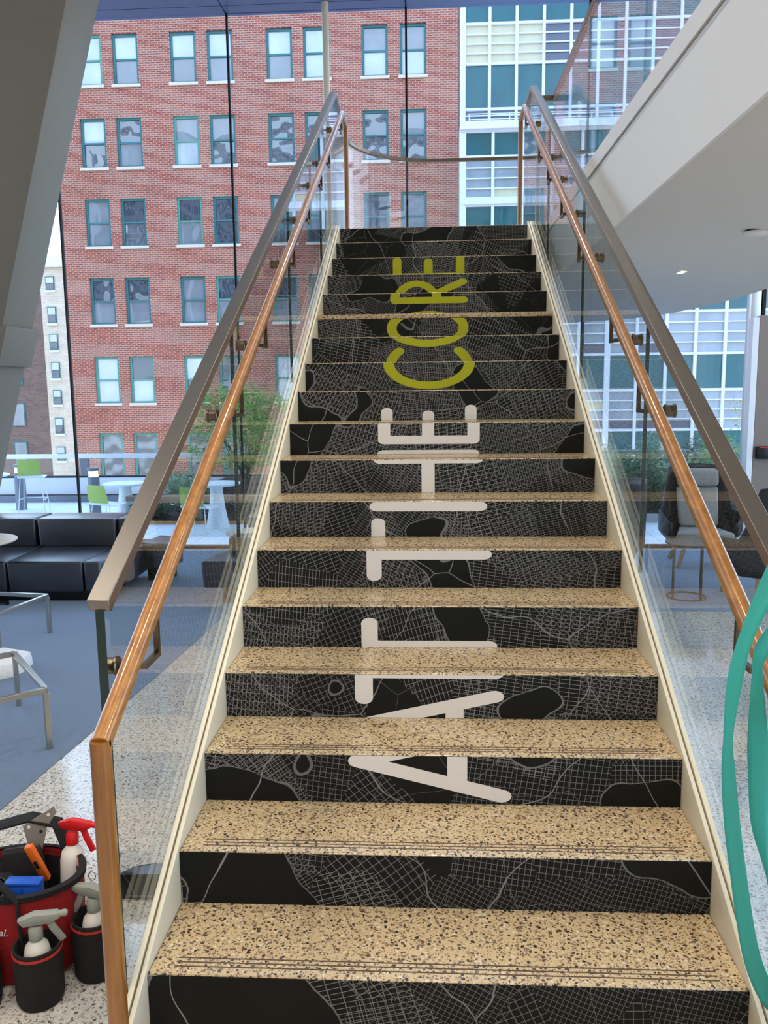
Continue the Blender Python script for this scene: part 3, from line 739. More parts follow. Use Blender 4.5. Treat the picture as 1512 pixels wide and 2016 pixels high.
# shell chairs: green back, white seat, wire legs
def shell_chair(x, y, rz, h, lab, stool=False):
    o = tag(empty('shell_stool' if stool else 'shell_chair', (x, y, 0), rz), lab, 'stool' if stool else 'chair', 'green and white terrace seats')
    w = .19
    prof = [(-.19, h+.0), (-.1, h-.012), (.05, h-.015), (.13, h-.005), (.165, h+.03)]
    mb = MB(); k = len(prof)
    mb.add([(sx*w, a, b) for sx in (-1, 1) for a, b in prof]+[(sx*w, a, b-.014) for sx in (-1, 1) for a, b in prof],
           [(i, i+1, k+i+1, k+i) for i in range(k-1)]+[(2*k+i, 3*k+i, 3*k+i+1, 2*k+i+1) for i in range(k-1)]+[(i, 2*k+i, 2*k+i+1, i+1) for i in range(k-1)]+[(k+i, k+i+1, 3*k+i+1, 3*k+i) for i in range(k-1)]+[(0, k, 3*k, 2*k), (k-1, 3*k-1, 4*k-1, 2*k-1)])
    mb.build('seat', 'chair_white', o, bevel=.005)
    b = MB(); bk = [(.160, h+.02), (.185, h+.09), (.20, h+.19), (.215, h+.275)]
    k = len(bk); ww = [.165, .172, .165, .15]
    b.add([(sx*ww[i], a, z) for sx in (-1, 1) for i, (a, z) in enumerate(bk)]+[(sx*ww[i], a+.012, z) for sx in (-1, 1) for i, (a, z) in enumerate(bk)],
          [(i, i+1, k+i+1, k+i) for i in range(k-1)]+[(2*k+i, 3*k+i, 3*k+i+1, 2*k+i+1) for i in range(k-1)]+[(i, 2*k+i, 2*k+i+1, i+1) for i in range(k-1)]+[(k+i, k+i+1, 3*k+i+1, 3*k+i) for i in range(k-1)]+[(0, k, 3*k, 2*k), (k-1, 3*k-1, 4*k-1, 2*k-1)])
    b.build('backrest', 'chair_green', o, bevel=.004)
    for sx in (-1, 1):
        for sy in (-1, 1):
            MB().tube([(sx*.15, sy*.13, h-.02), (sx*.20, sy*.19, 0)], .007, 6).build('leg', 'chair_white', o)
        if stool: MB().tube([(sx*.185, -.17, .22), (sx*.185, .17, .22)], .006, 6).build('stretcher', 'chair_white', o)
    if stool: MB().tube([(-.185, -.17, .22), (.185, -.17, .22)], .006, 6).build('stretcher', 'chair_white', o)
shell_chair(-6.28, 10.75, PI+.25, .58, 'tall green and white bar stool on wire legs near the leaning column', True)
shell_chair(-4.62, 9.55, PI-.35, .31, 'low green and white chair just behind the dark sofa')
shell_chair(-3.10, 8.85, PI-.25, .36, 'green and white chair half hidden behind the wooden handrail')
# planters, bench, plants
pb = tag(empty('planter_bed', (-3.3, 10.4, 0)), 'low rust-edged planter bed on the left of the terrace', 'planter')
MB().box(-1.25, 1.9, -.85, -.82, 0, .045).build('edging', 'corten', pb); MB().box(-1.25, 1.9, -.82, .9, 0, .04).build('soil', 'soil', pb)
wb_ = tag(empty('slatted_bench', (-3.3, 9.72, 0)), 'grey weathered beam bench in front of the planter bed', 'bench')
MB().box(-1.1, 1.75, -.05, .12, .315, .385).build('beam', 'weathered_wood', wb_, bevel=.004, bseg=1)
for x in (-.95, -.05, 1.5): MB().box(x-.04, x+.04, -.03, .06, .045, .315).build('post', 'weathered_wood', wb_)
tp = tag(empty('tree_planter', (-2.85, 10.9, 0)), 'dark square planter box under the leafy tree', 'planter')
MB().box(-.5, .42, -.36, .36, .04, .49).build('box', 'dark_planter', tp, bevel=.008, bseg=1); MB().box(-.46, .38, -.32, .32, .47, .495).build('soil', 'soil', tp)
rp_ = tag(empty('planter_trough', (3.3, 10.6, 0)), 'long planter trough of wild grasses outside the armchair window', 'planter')
MB().box(-1.75, 2.2, -1.0, 1.3, 0, .12).build('trough', 'concrete', rp_); MB().box(-1.7, 2.15, -.95, 1.25, .1, .135).build('soil', 'soil', rp_)
def leaf(mb, p, d, L, w, rnd):
    d = Vector(d).normalized(); s = d.cross(Vector((rnd.uniform(-1, 1), rnd.uniform(-1, 1), rnd.uniform(-1, 1)))).normalized()*w
    p = Vector(p); m_ = p+d*L*.45; m_.z += L*.06
    mb.add([p, m_+s, p+d*L, m_-s], [(0, 1, 2, 3)])
rt = random.Random(11)
tree = tag(empty('terrace_tree', (-2.95, 10.9, .5)), 'small bushy tree with fine green leaves on the terrace', 'tree')
fol = MB(); twigs = []
ends = []
for i in range(9):
    a = 2*PI*i/9+rt.uniform(-.2, .2); l1 = rt.uniform(.35, .6)
    p0 = Vector((rt.uniform(-.05, .05), rt.uniform(-.04, .04), 0)); p1 = Vector((math.cos(a)*.28, math.sin(a)*.22, l1)); p2 = Vector((math.cos(a)*rt.uniform(.45, .8), math.sin(a)*rt.uniform(.35, .6), l1+rt.uniform(.2, .75)))
    MB().tube([p0, p1*.5+Vector((0, 0, .05)), p1], .013, 6).build('branch', 'bark', tree); MB().tube([p1, (p1+p2)/2+Vector((0, 0, .06)), p2], .008, 5).build('branch', 'bark', tree)
    ends += [p1, (p1+p2)/2, p2]
clusters = []
for i in range(110):
    while True:
        q = Vector((rt.uniform(-1, 1), rt.uniform(-1, 1), rt.uniform(-1, 1)))
        if .35 < q.length < 1: break
    clusters.append(Vector((q.x*1.0+.02, q.y*.7, .80+q.z*.70)))
for c in clusters:
    e = min(ends, key=lambda p: (p-c).length)
    for j in range(42):
        o3 = Vector((rt.gauss(0, .085), rt.gauss(0, .085), rt.gauss(0, .05)))
        leaf(fol, c+o3, (o3.x*6+rt.uniform(-.5, .5), o3.y*6+rt.uniform(-.5, .5), rt.uniform(-.6, .25)), rt.uniform(.06, .10), rt.uniform(.010, .017), rt)
fo = fol.build('foliage', 'leaf_tree', tree); fo['kind'] = 'stuff'
def tuft(x, y, z, h, spread, nb, mat, label, seed, leafy=0., cat='plant', gold=False, group=None):
    r = random.Random(seed); o = tag(empty('goldenrod' if gold else 'grass_clump', (x, y, z)), label, cat, group)
    mb = MB()
    for i in range(nb):
        a = r.uniform(0, 2*PI); rr = abs(r.gauss(0, .35))*spread; b = Vector((math.cos(a)*rr, math.sin(a)*rr, 0))
        tip = b+Vector((math.cos(a)*spread*r.uniform(.1, .75), math.sin(a)*spread*r.uniform(.1, .75), h*r.uniform(.45, 1)))
        md = (b+tip)/2+Vector((0, 0, h*.12)); s = Vector((r.uniform(-1, 1), r.uniform(-1, 1), 0)).normalized()*r.uniform(.003, .006)
        if not leafy: mb.add([b-s, b+s, md+s*.9, tip, md-s*.9], [(0, 1, 2, 4), (4, 2, 3)])
        else:
            mb.add([b-s*.4, b+s*.4, tip+s*.2, tip-s*.2], [(0, 1, 2, 3)])
            for q in range(int(leafy)):
                t = r.uniform(.15, 1); p = b.lerp(tip, t)
                leaf(mb, p, (r.uniform(-1, 1), r.uniform(-1, 1), r.uniform(-.5, .6)), r.uniform(.05, .12), r.uniform(.006, .016), r)
    f = mb.build('foliage', mat, o); f['kind'] = 'stuff'
    if gold:
        g = MB()
        for i in range(140):
            a = r.uniform(0, 2*PI); p = Vector((r.gauss(0, spread*.45), r.gauss(0, spread*.3), h*r.uniform(.86, 1.08)))
            leaf(g, p, (r.uniform(-1, 1), r.uniform(-1, 1), .4), .03, .008, r)
        g.build('flowers', 'goldenrod', o)['kind'] = 'stuff'
    return o
LS = ['grey green grasses against the parapet behind the cone table', 'feathery grass clump left of the planter tree', 'dark low shrub under the bench near the handrail', 'dark low shrub under the middle of the bench', 'low shrub at the stair end of the bench', 'green low grass clump right of the cone table']
tuft(-4.0, 11.1, .04, .62, .30, 260, 'leaf_grass', LS[1], 21, 6)
tuft(-3.7, 10.7, .04, .50, .30, 260, 'leaf_grass', LS[0], 22, 6)
tuft(-4.1, 10.0, .04, .26, .30, 170, 'leaf_dark', LS[2], 23, 8)
tuft(-3.5, 10.05, .04, .28, .30, 170, 'leaf_dark', LS[3], 24, 8)
tuft(-2.6, 10.05, .04, .25, .30, 200, 'leaf_dark', LS[5], 25, 6)
tuft(-2.0, 10.05, .04, .25, .30, 200, 'leaf_dark', LS[4], 26, 6)
k = 0
pos = ['nearest the stair stringer', 'second from the stair', 'behind the nearest armchair', 'left of the big armchair', 'right behind the big armchair', 'beside the window mullion']
for i in range(6):
    for j in range(3):
        x = 1.9+.52*i+(.2 if j % 2 else 0); y = 9.95+.65*j
        tuft(x, y, .12, .62+.12*((i*7+j*3) % 4)+.06*j, .30, 150, ['leaf_grass', 'leaf_grass', 'leaf_dark'][(i+2*j) % 3],
             'wild grass clump in the trough, %s, %s row' % (pos[i], ('front', 'middle', 'rear')[j]), 40+i*3+j, 9, group='wild grasses in the planter trough')
tuft(3.92, 10.1, .12, 1.22, .20, 12, 'leaf_tree', 'tall goldenrod with yellow tips left of the metal cap rail', 71, 34, gold=True)
tuft(4.32, 10.1, .12, 1.42, .17, 10, 'leaf_tree', 'tallest goldenrod stalks beside the window mullion', 72, 34, gold=True)

# ------------------------------------------------------------------ sofas and tables on the left
def block(name, mat, par, pts, z0, z1, bev=.03, taper=0.):
    """upholstered block from a plan outline"""
    c = Vector((sum(p[0] for p in pts)/len(pts), sum(p[1] for p in pts)/len(pts)))
    lo = [(c.x+(p[0]-c.x)*(1-taper), c.y+(p[1]-c.y)*(1-taper)) for p in pts]
    n = len(pts)
    return MB().add([(*p, z0) for p in lo]+[(*p, z1) for p in pts], [tuple(range(n))[::-1], tuple(range(n, 2*n))]+[(i, (i+1) % n, n+(i+1) % n, n+i) for i in range(n)]).build(name, mat, par, bevel=bev, bseg=3)
def rect(x0, x1, y0, y1): return [(x0, y0), (x1, y0), (x1, y1), (x0, y1)]
so = tag(empty('modular_sofa', (-3.6, 5.7, 0)), 'long black modular sofa with low backs facing the stair hall', 'sofa')
def sx(*r): return rect(r[0]+3.6, r[1]+3.6, r[2]-5.7, r[3]-5.7)
block('seat', 'sofa_vinyl', so, sx(-4.62, -3.845, 5.15, 6.3), .10, .385, .022, .02)
block('seat', 'sofa_vinyl', so, sx(-3.835, -3.14, 5.15, 6.3), .10, .385, .022, .02)
block('seat', 'sofa_vinyl', so, [(-3.13+3.6, 5.15-5.7), (-2.98+3.6, 5.15-5.7), (-2.86+3.6, 5.5-5.7), (-2.86+3.6, 6.3-5.7), (-3.13+3.6, 6.3-5.7)], .10, .385, .022, .02)
block('backrest', 'sofa_vinyl', so, sx(-4.62, -3.90, 5.88, 6.3), .38, .66, .022, .03)
block('backrest', 'sofa_vinyl', so, sx(-3.88, -3.10, 5.88, 6.3), .38, .66, .022, .03)
block('backrest', 'sofa_vinyl', so, sx(-3.09, -2.99, 5.92, 6.3), .38, .655, .018, .03)
block('plinth', 'black_metal', so, sx(-4.55, -3.02, 5.24, 6.2), 0.006, .10, .004)
ot = tag(empty('ottoman_seat', (-2.66, 6.05, 0)), 'black seat block at the right end of the long sofa', 'sofa')
block('seat', 'sofa_vinyl', ot, [(-.24, -.05), (-.10, -.12), (.04, -.10), (.10, .25), (-.18, .4)], .14, .40, .02, .02)
block('plinth', 'black_metal', ot, [(-.2, .0), (.0, -.02), (.03, .22), (-.16, .33)], .006, .14, .004)
s2 = tag(empty('corner_sofa', (-1.6, 5.4, 0)), 'second black sofa half hidden behind the stair stringer', 'sofa')
block('seat', 'sofa_vinyl', s2, [(-.45, -.3), (.5, -.3), (.5, .27), (-.30, .27), (-.40, .0)], .15, .40, .022, .03)
block('armrest', 'sofa_vinyl', s2, rect(-.27, .4, -.0, .25), .38, .555, .02)
block('plinth', 'black_metal', s2, rect(-.28, .45, -.22, .25), .006, .15, .004)
s3 = tag(empty('rear_sofa_block', (-1.55, 6.5, 0)), 'low black sofa block behind the small round table by the stringer', 'sofa')
block('seat', 'sofa_vinyl', s3, rect(-.38, .5, -.05, .5), .12, .585, .022, .02)
block('plinth', 'black_metal', s3, rect(-.3, .45, 0, .42), .006, .12, .004)
def round_table(x, y, z, r, lab, foot):
    o = tag(empty('pedestal_table', (x, y, 0)), lab, 'table', 'round cream tables by the sofas')
    MB().lathe([(.0, z-.022), (r-.03, z-.022), (r, z-.008), (r, z), (.0, z)], seg=44).build('top', 'table_top', o)
    MB().lathe([(.0, z-.045), (.13, z-.045), (.13, z-.022)], seg=24).build('mount', 'black_metal', o)
    MB().lathe([(.025, .03), (.025, z-.04)], seg=14).build('stem', 'black_metal', o)
    for q in range(4):
        a = foot+q*PI/2
        MB().sweep([(0, 0, .05), (math.cos(a)*.30, math.sin(a)*.30, .03), (math.cos(a)*.30, math.sin(a)*.30, .006)], [(-.02, -.012), (.02, -.012), (.02, .012), (-.02, .012)]).build('foot', 'black_metal', o)
round_table(-4.10, 5.0, .60, .42, 'round cream table in front of the long black sofa', .3)
round_table(-1.74, 6.02, .50, .30, 'round cream side table between the blocks of the second sofa', .6)
def frame_table(c, corner_pts, h, lab):
    o = tag(empty('frame_table', (*c, 0)), lab, 'table', 'empty steel table frames')
    P4 = [Vector((p[0]-c[0], p[1]-c[1], 0)) for p in corner_pts]
    t = .014
    for i in range(4):
        a, b = P4[i], P4[(i+1) % 4]
        MB().sweep([(a.x, a.y, h-t), (b.x, b.y, h-t)], [(-t, -t), (t, -t), (t, t), (-t, t)]).build('top_bar', 'steel', o, bevel=.001, bseg=1)
        MB().sweep([(a.x, a.y, h-2*t), (a.x, a.y, .006)], [(-t, -t), (t, -t), (t, t), (-t, t)], uph=(b-a).normalized()).build('leg', 'steel', o, bevel=.001, bseg=1)
frame_table((-3.45, 4.25), [(-3.03, 4.23), (-3.14, 3.66), (-3.74, 3.72), (-3.62, 4.32)], .32, 'square steel table frame standing by the foot of the long sofa')
frame_table((-2.45, 2.2), [(-2.06, 2.12), (-2.36, 1.85), (-2.85, 2.45), (-2.53, 2.72)], .345, 'square steel table frame nearest the carpet edge')
sb = MB(); rs = random.Random(4); ring = [(-.45, -.22), (-.1, -.25), (.06, -.12), (.07, .0), (.05, .16), (-.2, .26), (-.45, .2)]
sb.add([(x+rs.uniform(-.01, .01), y+rs.uniform(-.01, .01), 0) for x, y in ring]+[(x*.97, y*.97, .055) for x, y in ring]+[(x*.9, y*.88, .095) for x, y in ring],
       [tuple(range(7))[::-1], tuple(range(14, 21))]+[(i, (i+1) % 7, 7+(i+1) % 7, 7+i) for i in range(7)]+[(7+i, 7+(i+1) % 7, 14+(i+1) % 7, 14+i) for i in range(7)])
so_ = sb.build('stone_slab', 'stone_white', None, bevel=.006); so_.location = (-2.86, 3.33, .006)
tag(so_, 'rough white stone slab lying on the carpet behind the nearer steel frame', 'slab')

# ------------------------------------------------------------------ armchairs and side table on the right
def smooth01(t): t = max(0, min(1, t)); return t*t*(3-2*t)
def armchair(x, y, rz, lab, cush=True):
    o = tag(empty('wing_armchair', (x, y, .006), rz), lab, 'armchair', 'dark shell armchairs with wooden legs')
    nt_, nz = 40, 12; mb = MB()
    for i in range(nt_+1):
        a = math.radians(-128+256*i/nt_); d = abs(math.degrees(a))
        k1 = smooth01((d-44)/20); topz = 1.03*(1-k1)+.56*k1-.10*smooth01((d-95)/33)-.02*(d/40)**2*(1-k1)
        botz = .22+.03*smooth01((d-60)/60)
        for j in range(nz+1):
            t = j/nz; z = botz+(topz-botz)*t
            rx = .405+.015*k1; ry = .33+.02*t
            flare = .78+.22*smooth01(t*2.4)
            if d < 60: ry += .10*max(0, z-.45)
            mb.v.append((math.sin(a)*rx*flare, math.cos(a)*ry*flare+(.04 if d > 100 else 0)*0, z))
    for i in range(nt_):
        for j in range(nz):
            p = i*(nz+1)+j; mb.f.append((p, p+nz+1, p+nz+2, p+1)); mb.mi.append(0)
    s_ = mb.build('shell', 'shell_dark', o, smooth=True)
    md = s_.modifiers.new('thick', 'SOLIDIFY'); md.thickness = .028; md.offset = -1
    b = MB(); b.lathe([(.0, .20), (.22, .20), (.30, .24), (.30, .27), (.0, .27)], seg=28, sx=1.0, sy=.9).build('underseat', 'shell_dark', o, smooth=True)
    MB().add([(sx_*w, yy, zz) for zz, sc in ((.28, .92), (.385, 1.)) for sx_, w, yy in ((-1, .30*sc, -.34*sc), (1, .30*sc, -.34*sc), (1, .19*sc, .15), (-1, .19*sc, .15))],
             [(3, 2, 1, 0), (4, 5, 6, 7), (0, 1, 5, 4), (1, 2, 6, 5), (2, 3, 7, 6), (3, 0, 4, 7)]).build('seat_cushion', 'grey_fabric', o, bevel=.045, bseg=4)
    bc = MB().add([(sx_*w, yy, zz) for zz, w, yo in ((.39, .20, .03), (.80, .215, .18)) for sx_, yy in ((-1, yo), (1, yo), (1, yo+.09), (-1, yo+.09))],
             [(3, 2, 1, 0), (4, 5, 6, 7), (0, 1, 5, 4), (1, 2, 6, 5), (2, 3, 7, 6), (3, 0, 4, 7)]).build('back_cushion', 'grey_fabric', o, bevel=.035, bseg=4)
    MB().lathe([(0, 0), (.011, .001), (.009, .006), (0, .008)], seg=12).xf(Matrix.Translation((0, .135, .68)) @ Matrix.Rotation(PI/2, 4, 'X')).build('button', 'shell_dark', bc, smooth=True)
    MB().add([(sx_*.215, yy, zz) for zz, yo in ((.80, .14), (.99, .18)) for sx_, yy in ((-1, yo), (1, yo), (1, yo+.11), (-1, yo+.11))],
             [(3, 2, 1, 0), (4, 5, 6, 7), (0, 1, 5, 4), (1, 2, 6, 5), (2, 3, 7, 6), (3, 0, 4, 7)]).build('headrest', 'grey_fabric', o, bevel=.05, bseg=4)
    for sx_ in (-1, 1):
        for sy in (-1, 1):
            MB().sweep([(sx_*.17, sy*.16, .24), (sx_*.25, sy*.25, 0)], [(-.016, -.022), (.016, -.022), (.016, .022), (-.016, .022)]).build('leg', 'leg_wood', o, bevel=.005)
    return o
armchair(2.80, 6.86, -.10, 'dark shell armchair with grey cushions facing the viewer by the window')
armchair(1.64, 6.12, PI+.35, 'dark armchair seen from behind beside the stair stringer')
armchair(2.93, 5.45, PI+.25, 'dark armchair turned away behind the right glass balustrade')
stb = tag(empty('side_table', (2.25, 5.42, .006)), 'small round side table on thin bronze legs between the armchairs', 'table')
MB().lathe([(.0, .475), (.17, .475), (.20, .49), (.20, .50), (.0, .50)], seg=36).build('top', 'shell_dark', stb, smooth=False)
ringp = [(.165*math.cos(2*PI*i/28), .165*math.sin(2*PI*i/28), .006) for i in range(29)]
MB().sweep(ringp, [(-.006, -.006), (.006, -.006), (.006, .006), (-.006, .006)]).build('base_ring', 'bronze', stb)
for q in range(4):
    a = .5+q*PI/2; MB().sweep([(.165*math.cos(a), .165*math.sin(a), .0), (.165*math.cos(a), .165*math.sin(a), .48)], [(-.012, -.004), (.012, -.004), (.012, .004), (-.012, .004)], uph=(-math.sin(a), math.cos(a), 0)).build('leg', 'bronze', stb)
pn = tag(empty('partition_panel', (4.0, 7.05, 0)), 'tall taupe partition panel with metal edge at the right border', 'partition')
bx('panel', 'taupe', pn, -.62, .8, 0, .1, .006, 2.58, .003, 1); bx('edge_strip', 'aluminium', pn, -.69, -.625, -.01, .11, .006, 2.56, .003, 1)
ds = tag(empty('card_reader', (3.46, 7.02, 1.17)), 'small black wall device with a red strip on the taupe panel', 'device')
bx('body', 'box_black', ds, -.06, .14, -.03, .03, -.07, .06, .006); bx('red_strip', 'spray_red', ds, -.03, .12, -.034, -.03, .045, .056)

# ------------------------------------------------------------------ tool bag and its contents, left foreground
BC = (-1.40, .50)
bag = tag(empty('tool_bag', (*BC, 0)), 'open red and black cleaner\'s tool bag with outer pockets on the floor', 'bag')
MB().lathe([(.0, .0), (.17, .0), (.19, .02), (.20, .15), (.205, .31), (.198, .31), (.19, .15), (.16, .03), (.0, .025)], seg=36, sx=1.05, sy=.78).build('body', 'bag_red', bag, smooth=True)
MB().lathe([(.195, .300), (.212, .300), (.214, .318), (.193, .320)], seg=36, sx=1.05, sy=.78, caps=False).build('rim', 'bag_black', bag, smooth=True)
MB().lathe([(.0, .10), (.188, .12), (.192, .29)], seg=36, sx=1.03, sy=.76, caps=False).build('lining', 'bag_black', bag, smooth=True)
POCK = [(.145, -.185, .072, .19), (.275, -.055, .072, .20), (-.045, -.225, .078, .185)]
for (x, y, r, h) in POCK:
    pk = MB().lathe([(.0, 0), (r*.9, 0), (r, .02), (r, h), (r-.006, h), (r-.01, .03), (0, .02)], c=(x, y, 0), seg=24).build('pocket', 'bag_black', bag, smooth=True)
    MB().lathe([(r-.002, h-.022), (r+.003, h-.020), (r+.003, h-.013), (r-.002, h-.012)], c=(x, y, 0), seg=24, caps=False).build('piping', 'red_piping', pk, smooth=True)
def strap(pts, w=.022):
    return MB().sweep(pts, [(-w, -.004), (w, -.004), (w, .004), (-w, .004)]).build('strap', 'bag_black', bag, bevel=.001, bseg=1)
strap([(.085, -.150, .02), (.08, -.152, .16), (.075, -.155, .31), (.01, -.16, .385), (-.16, -.14, .40)])
strap([(-.19, .10, .30), (-.13, .13, .40), (-.02, .15, .425), (.07, .16, .40), (.12, .13, .31)], .026)
dr = MB().sweep([(.012*math.cos(2*PI*i/14), 0, .016*math.sin(2*PI*i/14)) for i in range(15)], [(.0018*math.cos(q*PI/3), .0018*math.sin(q*PI/3)) for q in range(6)], uph=(0, 1, 0)).build('ring', 'steel', bag); dr.location = (.225, .06, .265)
fc = bpy.data.curves.new('lettering', 'FONT'); fc.body = 'Zal.'; fc.size = .034; fc.extrude = .0006; fc.shear = .25; fc.align_x = 'CENTER'
ft = bpy.data.objects.new('lettering_curve', fc); COL.objects.link(ft); bpy.context.view_layer.update()
lm = bpy.data.meshes.new_from_object(ft.evaluated_get(bpy.context.evaluated_depsgraph_get())); bpy.data.objects.remove(ft, do_unlink=True)
lm.materials.clear(); lm.materials.append(MATS['bottle_white'])
lt = bpy.data.objects.new('lettering', lm); COL.objects.link(lt); lt.parent = bag; lt.location = (.012, -.1585, .19); lt.rotation_euler = (PI/2, 0, 0); lt['label'] = 'white script lettering on the red side'
# spray bottles
def spray(x, y, z, rz, tilt, head, lab, s=1.):
    o = tag(empty('spray_bottle', (x, y, z), rz), lab, 'bottle', 'spray bottles in the tool bag'); o.rotation_euler = (tilt, 0, rz); o.scale = (s, s, s)
    MB().lathe([(.0, 0), (.036, 0), (.040, .008), (.040, .135), (.034, .165), (.018, .185), (.0165, .20)], seg=24).build('body', 'bottle_white', o, smooth=True)
    MB().lathe([(.0205, .188), (.0215, .192), (.0215, .222), (.017, .232), (.0, .232)], seg=20).build('collar', head, o, smooth=True)
    MB().add([(a, b*q, c) for a, c, q in ((-.035, .236, .6), (.045, .236, .6), (.075, .252, .9), (.07, .268, .9), (.0, .276, 1), (-.05, .262, .7)) for b in (-.016, .016)],
             [(0, 2, 4, 6, 8, 10), (1, 11, 9, 7, 5, 3)]+[(2*i, 2*i+1, (2*i+3) % 12, (2*i+2) % 12) for i in range(6)]).build('trigger_head', head, o, bevel=.004)
    MB().lathe([(.0, 0), (.010, 0), (.011, .02), (.007, .026), (0, .026)], seg=14).xf(Matrix.Translation((.07, 0, .259)) @ Matrix.Rotation(PI/2, 4, 'Y')).build('nozzle', head, o, smooth=True)
    MB().sweep([(.040, 0, .245), (.052, 0, .215), (.078, 0, .168)], [(-.011, -.005), (.011, -.005), (.011, .005), (-.011, .005)], uph=(0, 1, 0)).build('trigger', head, o, bevel=.003)
    return o
spray(BC[0]+.145, BC[1]-.185, .025, .35, .05, 'spray_grey', 'white spray bottle with grey trigger in the front pocket')
spray(BC[0]+.275, BC[1]-.055, .03, 2.9, .0, 'spray_grey', 'white spray bottle with grey trigger in the pocket by the handrail post')
spray(BC[0]+.135, BC[1]+.10, .16, -.1, -.1, 'spray_red', 'spray bottle with red trigger standing at the back of the bag')
tb = tag(empty('blue_box', (BC[0]+.06, BC[1]-.075, .22), .05), 'small bright blue plastic box at the front of the bag', 'box')
bx('shell', 'blue_plastic', tb, -.055, .055, -.02, .02, 0, .10, .004); bx('lid', 'blue_plastic', tb, -.057, .057, -.022, .022, .10, .112, .003); bx('rib', 'blue_plastic', tb, -.004, .004, -.0225, -.02, .005, .098)
kn = tag(empty('utility_knife', (BC[0]+.075, BC[1]+.045, .26)), 'orange utility knife handle sticking out of the bag', 'knife'); kn.rotation_euler = (.25, -.25, 0)
bx('handle', 'orange_plastic', kn, -.014, .014, -.011, .011, 0, .15, .005); bx('slider', 'bag_black', kn, -.006, .006, -.014, -.011, .06, .09)
sc_ = tag(empty('metal_scraper', (BC[0]+.0, BC[1]+.12, .30)), 'grey scraper blade with punched holes leaning at the back of the bag', 'scraper'); sc_.rotation_euler = (-.1, .15, .2)
MB().prism([(-.012, 0), (.022, 0), (.03, .10), (.055, .155), (.045, .175), (-.05, .10), (-.045, .085)], 'Y', -.002, .002).build('blade', 'taupe', sc_, bevel=.0008, bseg=1)
for (a, b) in ((.03, .145), (-.03, .098), (.012, .085)): MB().lathe([(.0, 0), (.006, 0), (.006, .0052), (0, .0052)], seg=12).xf(Matrix.Translation((a, .0026, b)) @ Matrix.Rotation(PI/2, 4, 'X')).build('hole', 'bottle_white' if b > .09 else 'joint_black', sc_)
tr_ = tag(empty('tape_roll', (BC[0]-.08, BC[1]+.0, .22)), 'black round tape roll lying inside the bag', 'roll'); tr_.rotation_euler = (.5, .1, 0)
MB().lathe([(.045, 0), (.07, 0), (.07, .05), (.045, .05), (.045, 0)], seg=30, caps=False).build('ring', 'bag_black', tr_, smooth=True); MB().lathe([(.040, .002), (.0455, .002), (.0455, .048), (.040, .048), (.040, .002)], seg=30, caps=False).build('core', 'dark_plastic', tr_, smooth=True)
pch = tag(empty('black_pouch', (BC[0]-.02, BC[1]+.07, .13), .3), 'black zip pouch stuffed at the back of the bag', 'pouch')
block_p = MB().add([(a, b, c) for c, k in ((0, .9), (.12, 1.), (.225, .8)) for a, b in ((-.075*k, -.03*k), (.075*k, -.03*k), (.075*k, .03*k), (-.075*k, .03*k))],
    [(3, 2, 1, 0), (8, 9, 10, 11)]+[(q*4+i, q*4+(i+1) % 4, q*4+4+(i+1) % 4, q*4+4+i) for q in (0, 1) for i in range(4)]).build('body', 'bag_black', pch, bevel=.012)
bx('zip', 'steel', pch, -.055, .055, -.003, .003, .222, .228)
gb = tag(empty('green_container', (BC[0]-.045, BC[1]-.225, .03)), 'green and dark round container in the left front pocket', 'container')
MB().lathe([(.0, 0), (.062, 0), (.064, .15), (.055, .18)], seg=26).build('body', 'green_plastic', gb, smooth=True); MB().lathe([(.056, .176), (.058, .20), (.045, .215), (.0, .218)], seg=26).build('lid', 'dark_plastic', gb, smooth=True)
rg = tag(MB().lathe([(.0, 0), (.05, .0), (.075, .03), (.06, .07), (.03, .085), (.0, .08)], seg=14, sx=1.2, sy=.8).build('folded_rag', 'tan_cloth', None, smooth=True), 'tan folded rag over the left rim of the bag', 'rag'); rg.location = (BC[0]-.10, BC[1]-.12, .27); rg.rotation_euler = (.5, .2, 0)

# ------------------------------------------------------------------ black box by the stringer
bo = tag(empty('black_case', (-1.05, .93, 0)), 'black box with rounded top window on the floor beside the stringer', 'box')
pl = [(-.14, -.10), (.19, -.10), (.19, -.015), (-.04, -.015), (-.10, -.035), (-.14, -.075)]
MB().prism(pl, 'Z', 0, .100).build('shell', 'box_black', bo, bevel=.004)
MB().prism([(-.085, -.093), (.18, -.093), (.18, -.024), (-.03, -.024), (-.075, -.045)], 'Z', .100, .1012).build('window_print', 'box_print', bo)
for i in range(9): bx('print_mark', 'faint_print', bo, -.11+i*.013, -.11+i*.013+.009, -.1006, -.0998, .012, .020)

